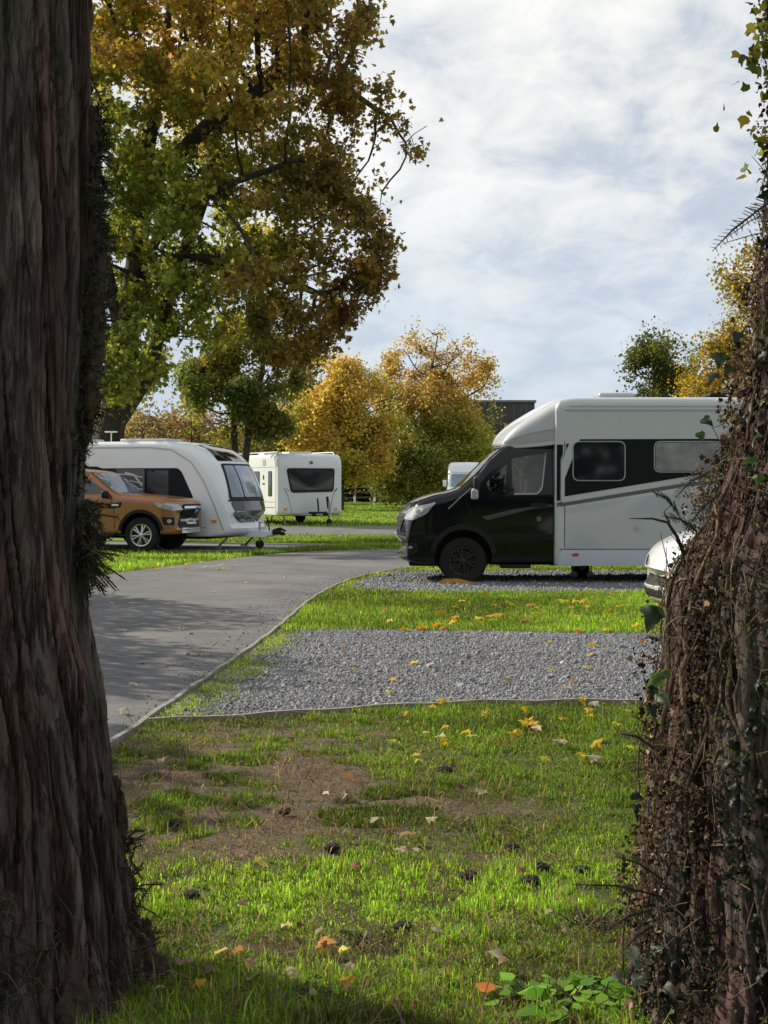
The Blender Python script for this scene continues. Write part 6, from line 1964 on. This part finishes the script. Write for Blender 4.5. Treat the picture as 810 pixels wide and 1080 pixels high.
for k in range(34):
    px, py = g.uniform(400, 670), 748 + 70 * g.uniform() ** 1.6
    fallen(px, py, g.uniform(.05, .085), [YEL, YEL, LIM, PAL][k % 4], 'yellow autumn leaf scattered on the lawn along the front of the gravel', 'fallen leaves on the lawn by the gravel', 1000 + k)
for k in range(70):
    py = g.uniform(790, 1075); px = g.uniform(150, 655)
    fallen(px, py, g.uniform(.035, .065), [PAL, BRN, (.34, .26, .16), BRN, (.3, .17, .09)][k % 5], 'small brown or cream dead leaf scattered on the near lawn', 'dead leaves scattered on the near lawn', 1100 + k, 'rough')
for k in range(20):
    py = g.uniform(672, 742); px = g.uniform(330, 680)
    fallen(px, py, g.uniform(.05, .085), [YEL, PAL, (.33, .2, .1), LIM][k % 4], 'autumn leaf scattered on the grey gravel pitch', 'fallen leaves on the gravel pitch', 1200 + k)
for k, (px, py) in enumerate(((130, 757), (178, 705), (140, 728), (205, 690), (190, 668), (240, 650), (170, 640), (225, 628), (130, 670), (300, 612), (118, 640), (260, 618))):
    fallen(px, py, .075, PAL, 'pale dry leaf lying on the tarmac drive', 'pale leaves on the drive', 1300 + k)
for k in range(26):
    py = g.uniform(584, 604); px = g.uniform(110, 250)
    fallen(px, py, g.uniform(.07, .11), [YEL, LIM, PAL][k % 3], 'yellow leaf on the grass in front of the pickup', 'fallen leaves before the pickup', 1400 + k, xy=None)
# clods of earth
m_clod = mat('earth_clod', (.032, .024, .018), rough=.95, var=.4, vs=40, bump=1, bs=60)
for k, (px, py, s) in enumerate(((495, 937, .035), (185, 880, .035), (200, 958, .03), (425, 992, .032), (572, 928, .035), (560, 940, .03), (470, 822, .04), (350, 905, .03), (300, 868, .03), (615, 930, .03), (540, 905, .03))):
    x, y = ground_at(px, py)
    e_ = burl(None, (0, 0, 0), s, s * .6, 30 + k, m_clod)
    e_.name = 'earth_clod'; e_.location = (x, y, .02 + float(bmp(np.array([x]), np.array([y]))[0]) + s * .2)
    tag(e_, 'dark crumbly clod of earth lying in the near lawn', 'clod', 'clods of earth in the lawn')
# low bright plant and a darker one
def low_plant(name, label, px, py, n, size, c, rad, hgt, seed, shape='oval', stalk=m_vine, Y=None):
    g = np.random.default_rng(seed)
    if Y: x, y = (px - 405) / 1500 * Y, Y
    else: x, y = ground_at(px, py)
    root = empty(name, (x, y, .01)); tag(root, label, 'plant')
    P, T, S = [], [], MB()
    for k in range(n):
        a = g.uniform(0, 6.28); r = rad * math.sqrt(g.uniform()); h = hgt * g.uniform(.4, 1.1)
        p = np.array([math.cos(a) * r, math.sin(a) * r * .8, h])
        S.tube([(p[0] * .4, p[1] * .4, 0), (p[0] * .8, p[1] * .8, h * .7), p], [.0022, .0018, .0012], 5)
        P.append(p); T.append([math.cos(a) + g.normal() * .3, math.sin(a) + g.normal() * .3, -.1 + g.normal() * .2])
    P, T = np.array(P), np.array(T)
    C = vary(np.tile(np.array(c), (n, 1)), g, .2)
    V, F, C = leaf_cards(P, size * g.uniform(.6, 1.2, n), C, shape, np.tile([0, -.2, 1.0], (n, 1)) + g.normal(size=(n, 3)) * .25, T, .3, g)
    np_mesh('foliage', V, F, m_ivy, root, col=C)
    S.build('stem', stalk, root)
low_plant('ground_plant', 'low clump of bright green oval leaves at the bottom of the lawn', 590, 1072, 60, .075, (.15, .33, .022), .17, .07, 31, Y=3.98)
low_plant('ground_plant', 'bright green oval leaved plant against the foot of the ivy covered trunk', 632, 1060, 44, .07, (.15, .33, .022), .11, .075, 32, Y=4.02)
low_plant('weed', 'small dark green creeping weed in the lower middle of the lawn', 395, 1005, 60, .03, (.03, .075, .02), .12, .04, 33)
low_plant('weed', 'small dark green weed at the bottom of the lawn, left of the amber leaf', 300, 1062, 50, .035, (.03, .07, .02), .14, .045, 34)
low_plant('weed', 'dark feathery weed near the foot of the ivy covered trunk', 625, 985, 80, .035, (.02, .05, .018), .12, .05, 35, 'needle')
